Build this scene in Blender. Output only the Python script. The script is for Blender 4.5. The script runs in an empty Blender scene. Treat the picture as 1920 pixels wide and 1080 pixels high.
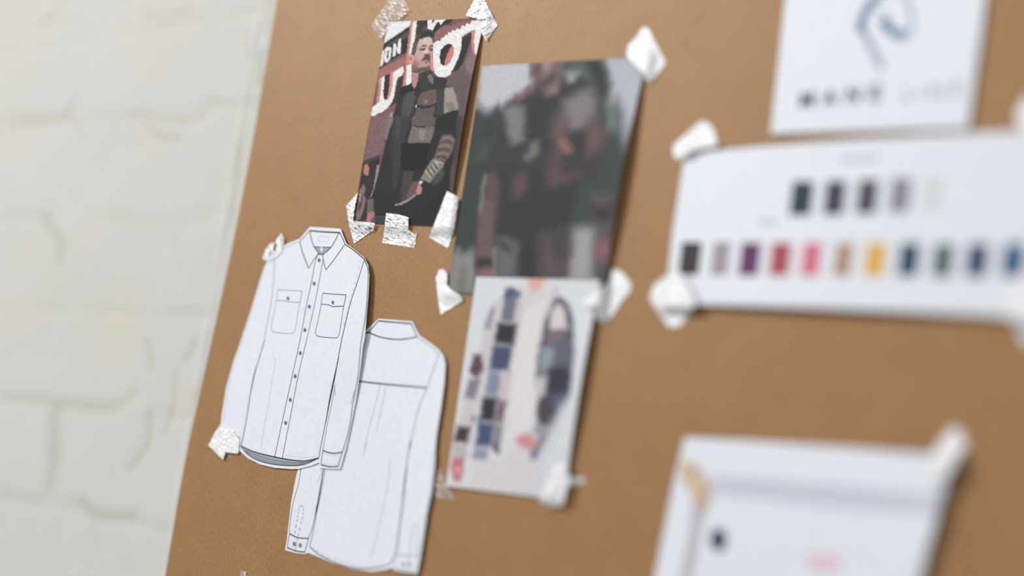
import bpy, math, random
import numpy as np
from mathutils import Vector, Matrix, noise
from mathutils.geometry import delaunay_2d_cdt
random.seed(4)
SC = bpy.context.scene
COL = SC.collection

# ------------------------------------------------------------------ camera
W, H, F = 1920.0, 1080.0, 2667.0
DIST = 0.75
Xc = -Vector((-3460, 60, -F)).normalized()
Zc = Vector((2325, 15500, -F)); Zc = (Zc - Zc.dot(Xc) * Xc).normalized()
Yc = Zc.cross(Xc)
CAM = Vector((0.62, -DIST, 1.38))
R = Matrix((Xc, Yc, Zc))            # camera vector -> world vector
def ray(px, py):
    return R @ Vector(((px - W/2)/F, -(py - H/2)/F, -1.0))
def at(px, py, h=0.0):
    """point of the plane lying h in front of the board"""
    d = ray(px, py)
    return CAM + d * ((-h - CAM.y) / d.y)
def proj(P):
    """world points (N,3) -> picture coordinates"""
    M = np.array([list(Xc), list(Yc), list(Zc)])
    c = (P - np.array(CAM)) @ M
    return np.stack([W/2 + F*c[:, 0]/-c[:, 2], H/2 - F*c[:, 1]/-c[:, 2]], 1)

cam = bpy.data.cameras.new('camera')
co = bpy.data.objects.new('camera', cam); COL.objects.link(co)
co.matrix_world = Matrix.Translation(CAM) @ R.to_4x4()
cam.sensor_width = 36; cam.lens = 36*F/W
cam.clip_start = 0.02
cam.dof.use_dof = True
fp = at(760, 250, 0.002)
cam.dof.focus_distance = (fp - CAM).dot(R @ Vector((0, 0, -1)))
cam.dof.aperture_fstop = 1.05
SC.camera = co

# ------------------------------------------------------------------ helpers
def s2l(c):
    c = c/255.0
    return c/12.92 if c <= 0.04045 else ((c+0.055)/1.055)**2.4
def lin(rgb, k=1.0):
    return tuple(min(1.0, s2l(v)*k) for v in rgb)
def tag(o, label, cat, group=None, kind=None):
    o['label'] = label
    if cat: o['category'] = cat
    if group: o['group'] = group
    if kind: o['kind'] = kind
    return o
def empty(name, loc=(0, 0, 0)):
    o = bpy.data.objects.new(name, None); COL.objects.link(o); o.location = loc
    o.empty_display_size = 0.02
    return o
def link(name, verts, faces, mats, parent=None, mi=None, colors=None, smooth=False, uv=None):
    me = bpy.data.meshes.new(name)
    off = Vector(parent_loc(parent))
    if isinstance(verts, np.ndarray):
        verts = (verts - np.array(off)).tolist()
    else:
        verts = [Vector(v) - off for v in verts]
    me.from_pydata(verts, [], faces)
    if not isinstance(mats, (list, tuple)): mats = [mats]
    for m in mats: me.materials.append(m)
    if mi is not None: me.polygons.foreach_set('material_index', mi)
    if colors is not None:
        a = me.color_attributes.new('print', 'FLOAT_COLOR', 'POINT')
        c = np.ones((len(verts), 4), dtype=np.float32); c[:, :3] = colors
        a.data.foreach_set('color', c.ravel())
    if uv is not None:
        l = me.uv_layers.new(name='UVMap')
        vi = np.zeros(len(me.loops), dtype=np.int32); me.loops.foreach_get('vertex_index', vi)
        l.data.foreach_set('uv', np.asarray(uv, dtype=np.float32)[vi].ravel())
    if smooth: me.polygons.foreach_set('use_smooth', [True]*len(me.polygons))
    me.update()
    o = bpy.data.objects.new(name, me); COL.objects.link(o)
    if parent: o.parent = parent
    return o
def parent_loc(p):
    v = Vector((0, 0, 0))
    while p is not None:
        v += p.location; p = p.parent
    return v
def zf(s, ox, oy):
    return lambda pts: [(ox + x/s, oy + y/s) for x, y in pts]
def spline(pts, n=6, closed=False):
    if len(pts) < 3: return list(pts)
    out = []; N = len(pts)
    rng = range(N if closed else N-1)
    for i in rng:
        if closed: a, b, c, d = pts[i-1], pts[i], pts[(i+1) % N], pts[(i+2) % N]
        else: a, b, c, d = pts[max(i-1, 0)], pts[i], pts[i+1], pts[min(i+2, N-1)]
        for k in range(n):
            t = k/n
            out.append(tuple(0.5*((2*b[j]) + (-a[j]+c[j])*t + (2*a[j]-5*b[j]+4*c[j]-d[j])*t*t + (-a[j]+3*b[j]-3*c[j]+d[j])*t**3) for j in (0, 1)))
    if not closed: out.append(tuple(pts[-1]))
    return out
def inside(px, py, poly):
    r = False; j = len(poly)-1
    for i in range(len(poly)):
        xi, yi = poly[i]; xj, yj = poly[j]
        if (yi > py) != (yj > py) and px < (xj-xi)*(py-yi)/(yj-yi)+xi: r = not r
        j = i
    return r
def sheet(name, outline, hf, mats, parent=None, thick=0.00025, step=14, colors=None):
    """a thin sheet cut along an outline; hf(x, z) lifts it off the board"""
    pts = [Vector(p) for p in outline]
    # keep edge resolution
    dense = []
    for i, p in enumerate(pts):
        q = pts[(i+1) % len(pts)]; n = max(1, int((q-p).length/step))
        for k in range(n): dense.append(p.lerp(q, k/n))
    nb = len(dense)
    xs = [p.x for p in dense]; ys = [p.y for p in dense]
    poly = [(p.x, p.y) for p in dense]
    allp = list(dense)
    y = min(ys)+step*.5
    while y < max(ys):
        x = min(xs)+step*.5
        while x < max(xs):
            if inside(x, y, poly):
                if min((Vector((x, y))-b).length for b in dense) > step*.45: allp.append(Vector((x, y)))
            x += step
        y += step
    vo, eo, fo, *_ = delaunay_2d_cdt(allp, [(i, (i+1) % nb) for i in range(nb)], [], 1, 1e-4)
    V = []
    for p in vo:
        b = at(p.x, p.y, 0); h = hf(b.x, b.z)
        V.append(at(p.x, p.y, h))
    n = len(V)
    Fc = []
    for f in fo:
        f = list(f)
        nrm = (V[f[1]]-V[f[0]]).cross(V[f[2]]-V[f[0]])
        if nrm.y > 0: f.reverse()
        Fc.append(f)
    cnt = {}
    for f in Fc:
        for i in range(3):
            e = (f[i], f[(i+1) % 3]); cnt[e] = 1
    V2 = V + [v + Vector((0, thick, 0)) for v in V]
    F2 = Fc + [[i+n for i in reversed(f)] for f in Fc]
    for (a, b) in cnt:
        if (b, a) not in cnt: F2.append([b, a, a+n, b+n])
    return link(name, V2, F2, mats, parent)
class Draw:
    """collects flat print: filled areas and ink lines following the sheet's lift"""
    def __init__(s, hf): s.V = []; s.F = []; s.M = []; s.hf = hf
    def p(s, x, y, d):
        b = at(x, y, 0); return at(x, y, s.hf(b.x, b.z)+d)
    def fill(s, pts, m, d=0.00004, step=12):
        dense = []
        for i, p in enumerate(pts):
            p = Vector(p); q = Vector(pts[(i+1) % len(pts)]); n = max(1, int((q-p).length/step))
            for k in range(n): dense.append(p.lerp(q, k/n))
        nb = len(dense); poly = [(p.x, p.y) for p in dense]; allp = list(dense)
        xs = [p.x for p in dense]; ys = [p.y for p in dense]
        y = min(ys)+step*.5
        while y < max(ys):
            x = min(xs)+step*.5
            while x < max(xs):
                if inside(x, y, poly) and min((Vector((x, y))-b).length for b in dense) > step*.4: allp.append(Vector((x, y)))
                x += step
            y += step
        vo, eo, fo, *_ = delaunay_2d_cdt(allp, [(i, (i+1) % nb) for i in range(nb)], [], 1, 1e-4)
        o = len(s.V)
        s.V += [s.p(v.x, v.y, d) for v in vo]
        for f in fo:
            f = [i+o for i in f]
            if (s.V[f[1]]-s.V[f[0]]).cross(s.V[f[2]]-s.V[f[0]]).y > 0: f.reverse()
            s.F.append(f); s.M.append(m)
    def line(s, pts, w, m, d=0.00009, smooth=True, dash=0, taper=False):
        pts = spline(pts, 6) if smooth else pts
        seg = []
        for i in range(len(pts)-1):
            a, b = Vector(pts[i]), Vector(pts[i+1]); n = max(1, int((b-a).length/4))
            for k in range(n): seg.append(a.lerp(b, k/n))
        seg.append(Vector(pts[-1]))
        P = [s.p(q.x, q.y, d) for q in seg]
        L = []
        for i in range(len(P)):
            t = (P[min(i+1, len(P)-1)]-P[max(i-1, 0)]); t.y = 0
            if t.length < 1e-9: t = Vector((1, 0, 0))
            t.normalize(); nn = Vector((-t.z, 0, t.x))
            u = i/max(1, len(P)-1)
            ww = w*(math.sin(math.pi*min(max(u, .04), .96))**.7 if taper else 1)/2600.0*.5
            L.append((P[i]+nn*ww, P[i]-nn*ww))
        for i in range(len(L)-1):
            if dash and (i % 2): continue
            o = len(s.V); s.V += [L[i][0], L[i][1], L[i+1][1], L[i+1][0]]
            f = [o, o+1, o+2, o+3]
            if (s.V[o+1]-s.V[o]).cross(s.V[o+2]-s.V[o]).y > 0: f.reverse()
            s.F.append(f); s.M.append(m)
    def disc(s, c, rx, ry, m, d=0.00012, n=18):
        o = len(s.V)
        s.V.append(s.p(c[0], c[1], d))
        for k in range(n):
            a = 2*math.pi*k/n; s.V.append(s.p(c[0]+rx*math.cos(a), c[1]+ry*math.sin(a), d))
        for k in range(n):
            f = [o, o+1+k, o+1+(k+1) % n]
            if (s.V[f[1]]-s.V[f[0]]).cross(s.V[f[2]]-s.V[f[0]]).y > 0: f.reverse()
            s.F.append(f); s.M.append(m)
    def build(s, name, mats, parent):
        return link(name, s.V, s.F, mats, parent, mi=s.M)

# ------------------------------------------------------------------ materials
def mat(name):
    m = bpy.data.materials.new(name); m.use_nodes = True
    nt = m.node_tree; b = nt.nodes['Principled BSDF']
    return m, nt, b
def simple(name, rgb, rough=0.6, spec=0.3, k=1.0):
    m, nt, b = mat(name)
    b.inputs['Base Color'].default_value = (*lin(rgb, k), 1)
    b.inputs['Roughness'].default_value = rough
    b.inputs['Specular IOR Level'].default_value = spec
    return m
def N(nt, t, **kw):
    n = nt.nodes.new(t)
    for k, v in kw.items():
        if k in n.inputs: n.inputs[k].default_value = v
        else: setattr(n, k, v)
    return n
def ramp(nt, stops):
    r = nt.nodes.new('ShaderNodeValToRGB'); e = r.color_ramp.elements
    while len(e) < len(stops): e.new(0.5)
    for i, (p, c) in enumerate(stops): e[i].position = p; e[i].color = (*c, 1) if len(c) == 3 else c
    return r
def paper_mat(name, rgb, rough=0.55, spec=0.25):
    m, nt, b = mat(name)
    tc = N(nt, 'ShaderNodeTexCoord')
    n = N(nt, 'ShaderNodeTexNoise', Scale=260.0, Detail=4.0)
    nt.links.new(tc.outputs['Object'], n.inputs['Vector'])
    a = lin(rgb, .965); c = lin(rgb, 1.03)
    r = ramp(nt, [(.3, a), (.7, c)])
    nt.links.new(n.outputs['Fac'], r.inputs['Fac']); nt.links.new(r.outputs['Color'], b.inputs['Base Color'])
    bp = N(nt, 'ShaderNodeBump', Strength=.06, Distance=.0002)
    nt.links.new(n.outputs['Fac'], bp.inputs['Height']); nt.links.new(bp.outputs['Normal'], b.inputs['Normal'])
    b.inputs['Roughness'].default_value = rough; b.inputs['Specular IOR Level'].default_value = spec
    return m
M_PAPER = paper_mat('white_paper', (227, 231, 237))
M_PAPER2 = paper_mat('white_card', (229, 232, 239), .5)
M_INK = simple('dark_ink', (44, 44, 56))
M_INKP = simple('violet_ink', (76, 58, 98))
M_INKL = simple('pale_ink', (150, 156, 166))
M_INKF = simple('faint_ink', (190, 194, 204))
M_SHADE = simple('grey_ink_fill', (158, 166, 174))
M_BTN = simple('button_ink', (128, 136, 142))
SH = [M_PAPER, M_INK, M_INKL, M_SHADE, M_BTN, M_INKF, M_INKP]   # 0..6

# printed photographs: colour stored on the sheet itself
def photo_mat(name, rough, spec):
    m, nt, b = mat(name)
    a = N(nt, 'ShaderNodeAttribute', attribute_name='print')
    nt.links.new(a.outputs['Color'], b.inputs['Base Color'])
    b.inputs['Roughness'].default_value = rough; b.inputs['Specular IOR Level'].default_value = spec
    return m
M_PHOTO = photo_mat('printed_photo', .6, .12)

# kraft
m, nt, b = mat('kraft_paper'); M_KRAFT = m
tc = N(nt, 'ShaderNodeTexCoord')
n1 = N(nt, 'ShaderNodeTexNoise', Scale=420.0, Detail=5.0, Roughness=.7)
mp = N(nt, 'ShaderNodeMapping'); mp.inputs['Scale'].default_value = (1.6, 1, .8)
n2 = N(nt, 'ShaderNodeTexNoise', Scale=38.0, Detail=4.0, Roughness=.6)
n3 = N(nt, 'ShaderNodeTexNoise', Scale=1500.0, Detail=2.0)
for n in (n2, n3): nt.links.new(tc.outputs['Object'], n.inputs['Vector'])
nt.links.new(tc.outputs['Object'], mp.inputs['Vector']); nt.links.new(mp.outputs['Vector'], n1.inputs['Vector'])
r1 = ramp(nt, [(.25, lin((136, 100, 64))), (.5, lin((158, 118, 79))), (.78, lin((178, 135, 93)))])
nt.links.new(n1.outputs['Fac'], r1.inputs['Fac'])
r2 = ramp(nt, [(.3, (.93, .93, .93)), (.7, (1.05, 1.04, 1.03))])
nt.links.new(n2.outputs['Fac'], r2.inputs['Fac'])
mx = N(nt, 'ShaderNodeMix', data_type='RGBA', blend_type='MULTIPLY'); mx.inputs[0].default_value = 1
nt.links.new(r1.outputs['Color'], mx.inputs[6]); nt.links.new(r2.outputs['Color'], mx.inputs[7])
r3 = ramp(nt, [(.3, (.9, .9, .9)), (.7, (1.08, 1.08, 1.08))])
nt.links.new(n3.outputs['Fac'], r3.inputs['Fac'])
mx2 = N(nt, 'ShaderNodeMix', data_type='RGBA', blend_type='MULTIPLY'); mx2.inputs[0].default_value = 1
nt.links.new(mx.outputs[2], mx2.inputs[6]); nt.links.new(r3.outputs['Color'], mx2.inputs[7])
nt.links.new(mx2.outputs[2], b.inputs['Base Color'])
bp = N(nt, 'ShaderNodeBump', Strength=.25, Distance=.0003)
nt.links.new(n1.outputs['Fac'], bp.inputs['Height']); nt.links.new(bp.outputs['Normal'], b.inputs['Normal'])
b.inputs['Roughness'].default_value = .5; b.inputs['Specular IOR Level'].default_value = .36
b.inputs['Specular Tint'].default_value = (1, .88, .7, 1)

# whitewashed brick
m, nt, b = mat('whitewashed_brick'); M_WALL = m
tc = N(nt, 'ShaderNodeTexCoord')
a = N(nt, 'ShaderNodeAttribute', attribute_name='print')
n1 = N(nt, 'ShaderNodeTexNoise', Scale=5.0, Detail=4.0)
n2 = N(nt, 'ShaderNodeTexNoise', Scale=120.0, Detail=4.0)
for n in (n1, n2): nt.links.new(tc.outputs['Object'], n.inputs['Vector'])
r1 = ramp(nt, [(.3, (.97, .97, .95)), (.7, (1.01, 1.0, 1.0))])
nt.links.new(n1.outputs['Fac'], r1.inputs['Fac'])
mx = N(nt, 'ShaderNodeMix', data_type='RGBA', blend_type='MULTIPLY'); mx.inputs[0].default_value = 1
nt.links.new(a.outputs['Color'], mx.inputs[6]); nt.links.new(r1.outputs['Color'], mx.inputs[7])
nt.links.new(mx.outputs[2], b.inputs['Base Color'])
bp = N(nt, 'ShaderNodeBump', Strength=.12, Distance=.001)
nt.links.new(n2.outputs['Fac'], bp.inputs['Height']); nt.links.new(bp.outputs['Normal'], b.inputs['Normal'])
b.inputs['Roughness'].default_value = .7; b.inputs['Specular IOR Level'].default_value = .2

def tape_mat(name, cover, tone=(244, 244, 246)):
    """clear crinkled tape: whitish where it stands off the paper, clear where it sticks"""
    m, nt, b = mat(name)
    uv = N(nt, 'ShaderNodeUVMap')
    mp = N(nt, 'ShaderNodeMapping'); mp.inputs['Scale'].default_value = (900, 150, 1)
    n = N(nt, 'ShaderNodeTexNoise', Scale=1.0, Detail=3.0, Roughness=.65, Distortion=.9)
    nt.links.new(uv.outputs['UV'], mp.inputs['Vector']); nt.links.new(mp.outputs['Vector'], n.inputs['Vector'])
    r = ramp(nt, [(cover-.04, (0.06, .06, .06)), (cover+.05, (.97, .97, .97))])
    nt.links.new(n.outputs['Fac'], r.inputs['Fac'])
    b.inputs['Base Color'].default_value = (*lin(tone), 1)
    b.inputs['Roughness'].default_value = .3; b.inputs['Specular IOR Level'].default_value = .8
    bp = N(nt, 'ShaderNodeBump', Strength=.8, Distance=.0006)
    nt.links.new(n.outputs['Fac'], bp.inputs['Height']); nt.links.new(bp.outputs['Normal'], b.inputs['Normal'])
    nt.links.new(r.outputs['Color'], b.inputs['Alpha'])
    return m
M_TAPE = tape_mat('crinkled_tape', .44)
M_TAPE_S = tape_mat('sparse_crinkled_tape', .56)
M_TAPE_D = tape_mat('white_tape', .2)
M_TAPE_W = tape_mat('lightly_crinkled_tape', .34)
M_TAPE_T = tape_mat('tan_tape', .38, (214, 184, 150))

# ------------------------------------------------------------------ light
w = bpy.data.worlds.new('world'); SC.world = w; w.use_nodes = True
bg = w.node_tree.nodes['Background']; bg.inputs[0].default_value = (.92, .95, 1.0, 1); bg.inputs[1].default_value = .36
def area(name, loc, target, sx, sy, power, col):
    l = bpy.data.lights.new(name, 'AREA'); l.shape = 'RECTANGLE'; l.size = sx; l.size_y = sy
    l.energy = power; l.color = col
    o = bpy.data.objects.new(name, l); COL.objects.link(o); o.location = loc
    o.rotation_euler = (Vector(target)-Vector(loc)).to_track_quat('-Z', 'Y').to_euler()
    return o
area('window_light', (-3.0, -3.4, 4.0), (0, 0, 1.45), .9, .9, 205, (1.0, .985, .96))
area('ceiling_light', (0.3, -1.6, 3.0), (0, 0, 1.4), 1.4, 1.4, 8, (1, .97, .93))

# ------------------------------------------------------------------ wall
def c3(px, py): p = at(px, py); return p.x, p.z
def smooth01(t): t = max(0., min(1., t)); return t*t*(3-2*t)
def axis(a, b, c, d, fine, coarse):
    l = []
    x = a
    while x < b: l.append(x); x += coarse
    x = b
    while x < c: l.append(x); x += fine
    x = c
    while x <= d: l.append(x); x += coarse
    return l
ax = axis(-2.4, -0.62, 0.12, 2.4, .0022, .06)
az = axis(0.0, 0.98, 1.95, 3.0, .0022, .06)
JH = [c3(100, 75)[1], c3(100, 226)[1], c3(100, 405)[1], c3(100, 578)[1], c3(100, 757)[1], c3(100, 950)[1]]
rows = sorted(JH)
dz = (rows[-1]-rows[0])/5
while rows[0] > 0: rows.insert(0, rows[0]-dz)
while rows[-1] < 3: rows.append(rows[-1]+dz)
VJ = {}
random.seed(11)
strokes = [  # dips and dirt in the paint: picture points, width, depth, tone
    ([(108, -5), (95, 20), (72, 42)], .0045, 1.0, .75), ([(30, 45), (75, 42), (140, 32)], .005, .5, .3), ([(268, 0), (265, 25), (300, 22), (345, 18)], .004, .5, .5),
    ([(0, 225), (60, 228), (112, 222)], .008, .8, .45), ([(128, 190), (118, 212)], .006, 1., .7), ([(128, 228), (150, 262)], .004, .6, .5),
    ([(235, 215), (300, 222), (345, 225), (370, 215)], .006, .7, .45), ([(270, 240), (290, 258), (325, 262)], .005, .8, .6),
    ([(70, 412), (90, 430), (105, 455), (102, 490)], .006, 1., .8), ([(380, 185), (405, 188)], .003, .4, .4),
    ([(92, 780), (92, 850), (86, 905)], .009, 1.3, 1.0), ([(0, 745), (60, 752), (140, 762), (200, 765), (245, 735)], .006, .7, .5),
    ([(265, 640), (275, 690)], .004, .7, .6), ([(270, 780), (268, 830), (235, 875)], .005, .8, .7), ([(358, 640), (340, 672)], .004, .8, .7),
    ([(318, 700), (312, 770), (300, 808)], .004, .7, .6), ([(355, 745), (350, 775)], .006, .6, .8), ([(148, 940), (172, 965), (240, 965)], .006, .8, .8),
    ([(0, 925), (80, 935), (140, 940)], .006, .4, .3), ([(455, 60), (458, 110)], .003, .8, .7), ([(485, 95), (480, 150)], .004, .9, 1.),
    ([(500, 0), (495, 50)], .004, .5, .6), ([(440, 280), (432, 370), (425, 420)], .003, .6, .6), ([(320, 445), (318, 460)], .003, .6, .5),
    ([(200, 405), (290, 415), (380, 405)], .006, .35, .3), ([(165, 990), (175, 1020)], .006, .3, .3), ([(225, 1050), (240, 1060)], .005, .3, .3)]
S2 = []
for pts, wd, dp, tn in strokes:
    q = [c3(*p) for p in spline(pts, 4)]
    S2.append((np.array(q), wd, dp, tn))
patches = [(60, 20, .05, .5), (215, 600, .03, 1.2), (20, 560, .05, .6), (285, 245, .022, .8), (150, 430, .02, .8), (250, 60, .07, .5), (10, 240, .05, .4), (350, 765, .02, .9)]
P2 = [(c3(a, b_), r, s) for a, b_, r, s in patches]
nx, nz = len(ax), len(az)
GX, GZ = np.meshgrid(np.array(ax), np.array(az))
gx, gz = GX.ravel(), GZ.ravel()
n1 = np.array([noise.noise(Vector((x*9, z*9, 1.3))) for x, z in zip(gx, gz)])
n2 = np.array([noise.noise(Vector((x*38, z*38, 7.3))) for x, z in zip(gx, gz)])
n3 = np.array([noise.noise(Vector((x*17, z*17, 21.3))) for x, z in zip(gx, gz)])
dep = np.zeros(len(gx)); dirt = np.zeros(len(gx))
wob = n1*.004 + n2*.0012
for i, rz in enumerate(rows):
    g = np.exp(-((gz + wob - rz)/.006)**2)
    dep += g*.0008*np.clip(.6+n3*1.6, .05, 1.4); dirt += g*.07*np.clip(.4+n3*2, 0, 1)
    if i+1 < len(rows):
        m_ = (gz > rz) & (gz < rows[i+1])
        o = .09 + (.115 if i % 2 else 0) + .01*math.sin(i*3.1)
        d = np.abs(((gx + wob - o + .1125) % .225) - .1125)
        g = np.exp(-(d/.0055)**2)*m_
        dep += g*.0004*np.clip(.4+n3*1.8, 0, 1.2); dirt += g*.03*np.clip(.2+n3*2, 0, 1)
for q, wd, dp, tn in S2:
    sel = (gx > q[:, 0].min()-.05) & (gx < q[:, 0].max()+.05) & (gz > q[:, 1].min()-.05) & (gz < q[:, 1].max()+.05)
    X = gx[sel] + n2[sel]*.002; Z = gz[sel] + n1[sel]*.003
    best = np.full(X.shape, 9.)
    for a_, b_ in zip(q[:-1], q[1:]):
        ab = b_-a_; t = np.clip(((X-a_[0])*ab[0]+(Z-a_[1])*ab[1])/(ab@ab+1e-12), 0, 1)
        best = np.minimum(best, np.hypot(X-a_[0]-t*ab[0], Z-a_[1]-t*ab[1]))
    g = np.exp(-(best/wd)**2)
    dep[sel] += g*.0016*dp; dirt[sel] += g*.30*tn
yel = np.zeros(len(gx))
for (cx, cz), r, s in P2:
    yel += np.exp(-(((gx-cx)**2+(gz-cz)**2)/(r*.7)**2))*s*np.clip(.6+n3*1.5, 0, 1.3)
# soft ridge of paint running up beside the kraft edge
e0, e1 = c3(470, 60), c3(400, 480)
ridge = np.exp(-((gx-(e0[0]+(e1[0]-e0[0])*(e0[1]-gz)/(e0[1]-e1[1])))/.004)**2)*(.7+n2)
hgt = n1*.0016 + n2*.0003 - dep*.5 + ridge*.0012
wy = .0058 - np.clip(hgt, -.004, .0045)
base = np.array(lin((204, 203, 198)))
dirtc = np.array(lin((150, 150, 132))); yelc = np.array(lin((214, 206, 176)))
dd = np.clip(dirt, 0, .9)[:, None]; yy = np.clip(yel*.35, 0, .6)[:, None]
colr = base*(1-dd)+dirtc*dd; colr = colr*(1-yy)+yelc*yy
wv = np.stack([gx, wy, gz], 1)
idx = np.arange(nx*nz).reshape(nz, nx)
wf = np.stack([idx[:-1, :-1], idx[:-1, 1:], idx[1:, 1:], idx[1:, :-1]], -1).reshape(-1, 4)
# close the wall into a slab
bk = [(-2.4, .2, 0), (2.4, .2, 0), (2.4, .2, 3.0), (-2.4, .2, 3.0)]
nb0 = len(wv)
wv = np.vstack([wv, np.array(bk)])
wcol = np.vstack([colr, np.tile(base, (4, 1))])
wfl = wf.tolist()+[[nb0, nb0+3, nb0+2, nb0+1]]
wall = link('wall_back', wv, wfl, M_WALL, colors=wcol, smooth=True)
tag(wall, 'whitewashed brick wall with grey dips and faint yellow stains in the paint', None, kind='structure')

# ------------------------------------------------------------------ kraft board
KL = [(548, -170), (519, 0), (500, 112), (474, 262), (442, 430), (415, 556), (382, 705), (346, 872), (309, 1085), (270, 1300)]
KL = spline(KL, 4)
kp = [c3(*p) for p in KL]
tz, bz = 2.1, .9
kp = [(kp[0][0], tz)] + [p for p in kp if bz < p[1] < tz] + [(kp[-1][0], bz)]
kp += [(1.15, bz), (1.15, tz)]
V = [(x, 0, z) for x, z in kp] + [(x, .0006, z) for x, z in kp]
n = len(kp)
Fk = [list(range(n)), list(range(2*n-1, n-1, -1))] + [[(i+1) % n, i, i+n, (i+1) % n+n] for i in range(n)]
kraft = link('kraft_board', V, Fk, M_KRAFT)
tag(kraft, 'large brown kraft paper board carrying all the taped prints', 'board')

# ------------------------------------------------------------------ painted prints
def paint(P, layers, base):
    col = np.tile(np.array(lin(base)), (len(P), 1)); tg = np.zeros(len(P), dtype=np.int32)
    for (t, rgb, soft, pts) in layers:
        q = np.array(pts, dtype=float)
        lo = q.min(0)-soft-1; hi = q.max(0)+soft+1
        s = np.where((P[:, 0] > lo[0]) & (P[:, 0] < hi[0]) & (P[:, 1] > lo[1]) & (P[:, 1] < hi[1]))[0]
        if not len(s): continue
        X, Y = P[s, 0], P[s, 1]
        best = np.full(len(s), 1e9); ins = np.zeros(len(s), bool)
        for i in range(len(q)):
            a, b_ = q[i-1], q[i]; ab = b_-a
            tt = np.clip(((X-a[0])*ab[0]+(Y-a[1])*ab[1])/(ab@ab+1e-12), 0, 1)
            best = np.minimum(best, np.hypot(X-a[0]-tt*ab[0], Y-a[1]-tt*ab[1]))
            c = ((a[1] > Y) != (b_[1] > Y))
            with np.errstate(divide='ignore', invalid='ignore'):
                ins ^= c & (X < (b_[0]-a[0])*(Y-a[1])/(b_[1]-a[1]+1e-12)+a[0])
        sd = np.where(ins, best, -best)
        al = np.clip(.5+sd/max(soft, .3)*.5, 0, 1); al = al*al*(3-2*al)
        col[s] = col[s]*(1-al[:, None]) + np.array(lin(rgb))*al[:, None]
        if t is not None: tg[s[al > .5]] = t
    return col, tg
def print_sheet(root, corners, hf, layers, base, parts, nu, nv, softk=1.0, grain=.07, gs=.9, seed=0, thick=.00028, sat=1.0, wobk=1.6, wf_=.22):
    def ds(c):
        g = .3*c[0]+.59*c[1]+.11*c[2]; return tuple(g+(v-g)*sat for v in c)
    layers = [(t, ds(c), s_, p) for t, c, s_, p in layers]
    """corners TL TR BR BL in the picture; parts {tag: (name, parent_tag, label)}; tag 0 = the sheet"""
    cr = [at(x, y, hf(u, v)) for (x, y), (u, v) in zip(corners, ((0, 0), (1, 0), (1, 1), (0, 1)))]
    cr = [Vector((c.x, 0, c.z)) for c in cr]
    U, Vv = np.meshgrid(np.linspace(0, 1, nu), np.linspace(0, 1, nv))
    U, Vv = U.ravel(), Vv.ravel()
    C = [np.array(c) for c in cr]
    P = (C[0]*((1-U)*(1-Vv))[:, None] + C[1]*(U*(1-Vv))[:, None] + C[2]*(U*Vv)[:, None] + C[3]*((1-U)*Vv)[:, None])
    P[:, 1] = -np.array([hf(a, b_) for a, b_ in zip(U, Vv)])
    px = proj(P)
    rs = np.array([(noise.noise(Vector((x*gs, y*gs, seed))), noise.noise(Vector((x*.16, y*.16, seed+5))), noise.noise(Vector((x*wf_, y*wf_, seed+15))), noise.noise(Vector((x*wf_, y*wf_, seed+25))), noise.noise(Vector((x*.45, y*.3, seed+35)))) for x, y in px])
    wob = np.stack([rs[:, 0], rs[:, 0]*.7], 1)*.7 + rs[:, 2:4]*wobk
    layers = [(t, c, s_*softk, p) for t, c, s_, p in layers]
    col, tg = paint(px+wob, layers, base)
    col = col*(1+grain*rs[:, :1]*1.6+grain*rs[:, 1:2]*1.5+grain*rs[:, 4:5]*1.5)
    col = np.clip(col, .002, .95)
    idx = np.arange(nu*nv).reshape(nv, nu)
    Fc = np.stack([idx[:-1, :-1], idx[1:, :-1], idx[1:, 1:], idx[:-1, 1:]], -1).reshape(-1, 4)
    ft = tg[Fc[:, 0]]
    objs = {}
    def sub(mask):
        f = Fc[mask]; u, inv = np.unique(f, return_inverse=True)
        return u, inv.reshape(-1, 4)
    # sheet itself: background area, underside and cut edges
    u, f = sub(ft == 0)
    base_v = P[u]; fl = f.tolist(); o = len(base_v)
    ring = list(idx[0, :]) + list(idx[1:, -1]) + list(idx[-1, -2::-1]) + list(idx[-2:0:-1, 0])
    Rv = P[ring]; Rb = Rv + np.array([0, thick, 0]); nr = len(ring)
    vv = np.vstack([base_v, Rv, Rb]); cc = np.vstack([col[u], np.full((2*nr, 3), .72)])
    for i in range(nr):
        j = (i+1) % nr; fl.append([o+i, o+j, o+nr+j, o+nr+i])
    # underside grid (coarse)
    su = list(range(0, nu, 12))+([nu-1] if (nu-1) % 12 else []); sv = list(range(0, nv, 12))+([nv-1] if (nv-1) % 12 else [])
    ob = len(vv); vv = np.vstack([vv, P[idx[np.ix_(sv, su)].ravel()]+np.array([0, thick, 0])])
    cc = np.vstack([cc, np.full((len(su)*len(sv), 3), .72)])
    for b_ in range(len(sv)-1):
        for a in range(len(su)-1):
            k = ob+b_*len(su)+a; fl.append([k, k+1, k+1+len(su), k+len(su)])
    link('sheet', vv, fl, M_PHOTO, root, colors=cc, smooth=False)
    for t, (nm, par, lab) in parts.items():
        msk = ft == t
        if not msk.any(): continue
        u, f = sub(msk)
        ob_ = link(nm, P[u], f.tolist(), M_PHOTO, objs.get(par, root), colors=col[u])
        if lab: ob_['label'] = lab
        objs[t] = ob_

A = zf(4.5, 640, 0); B = zf(4.153, 640, 220)
L = []
def l(t, rgb, soft, pts): L.append((t, rgb, soft, pts))
WHT, BLK, PNK = (229, 227, 225), (42, 39, 43), (212, 124, 110)
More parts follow.
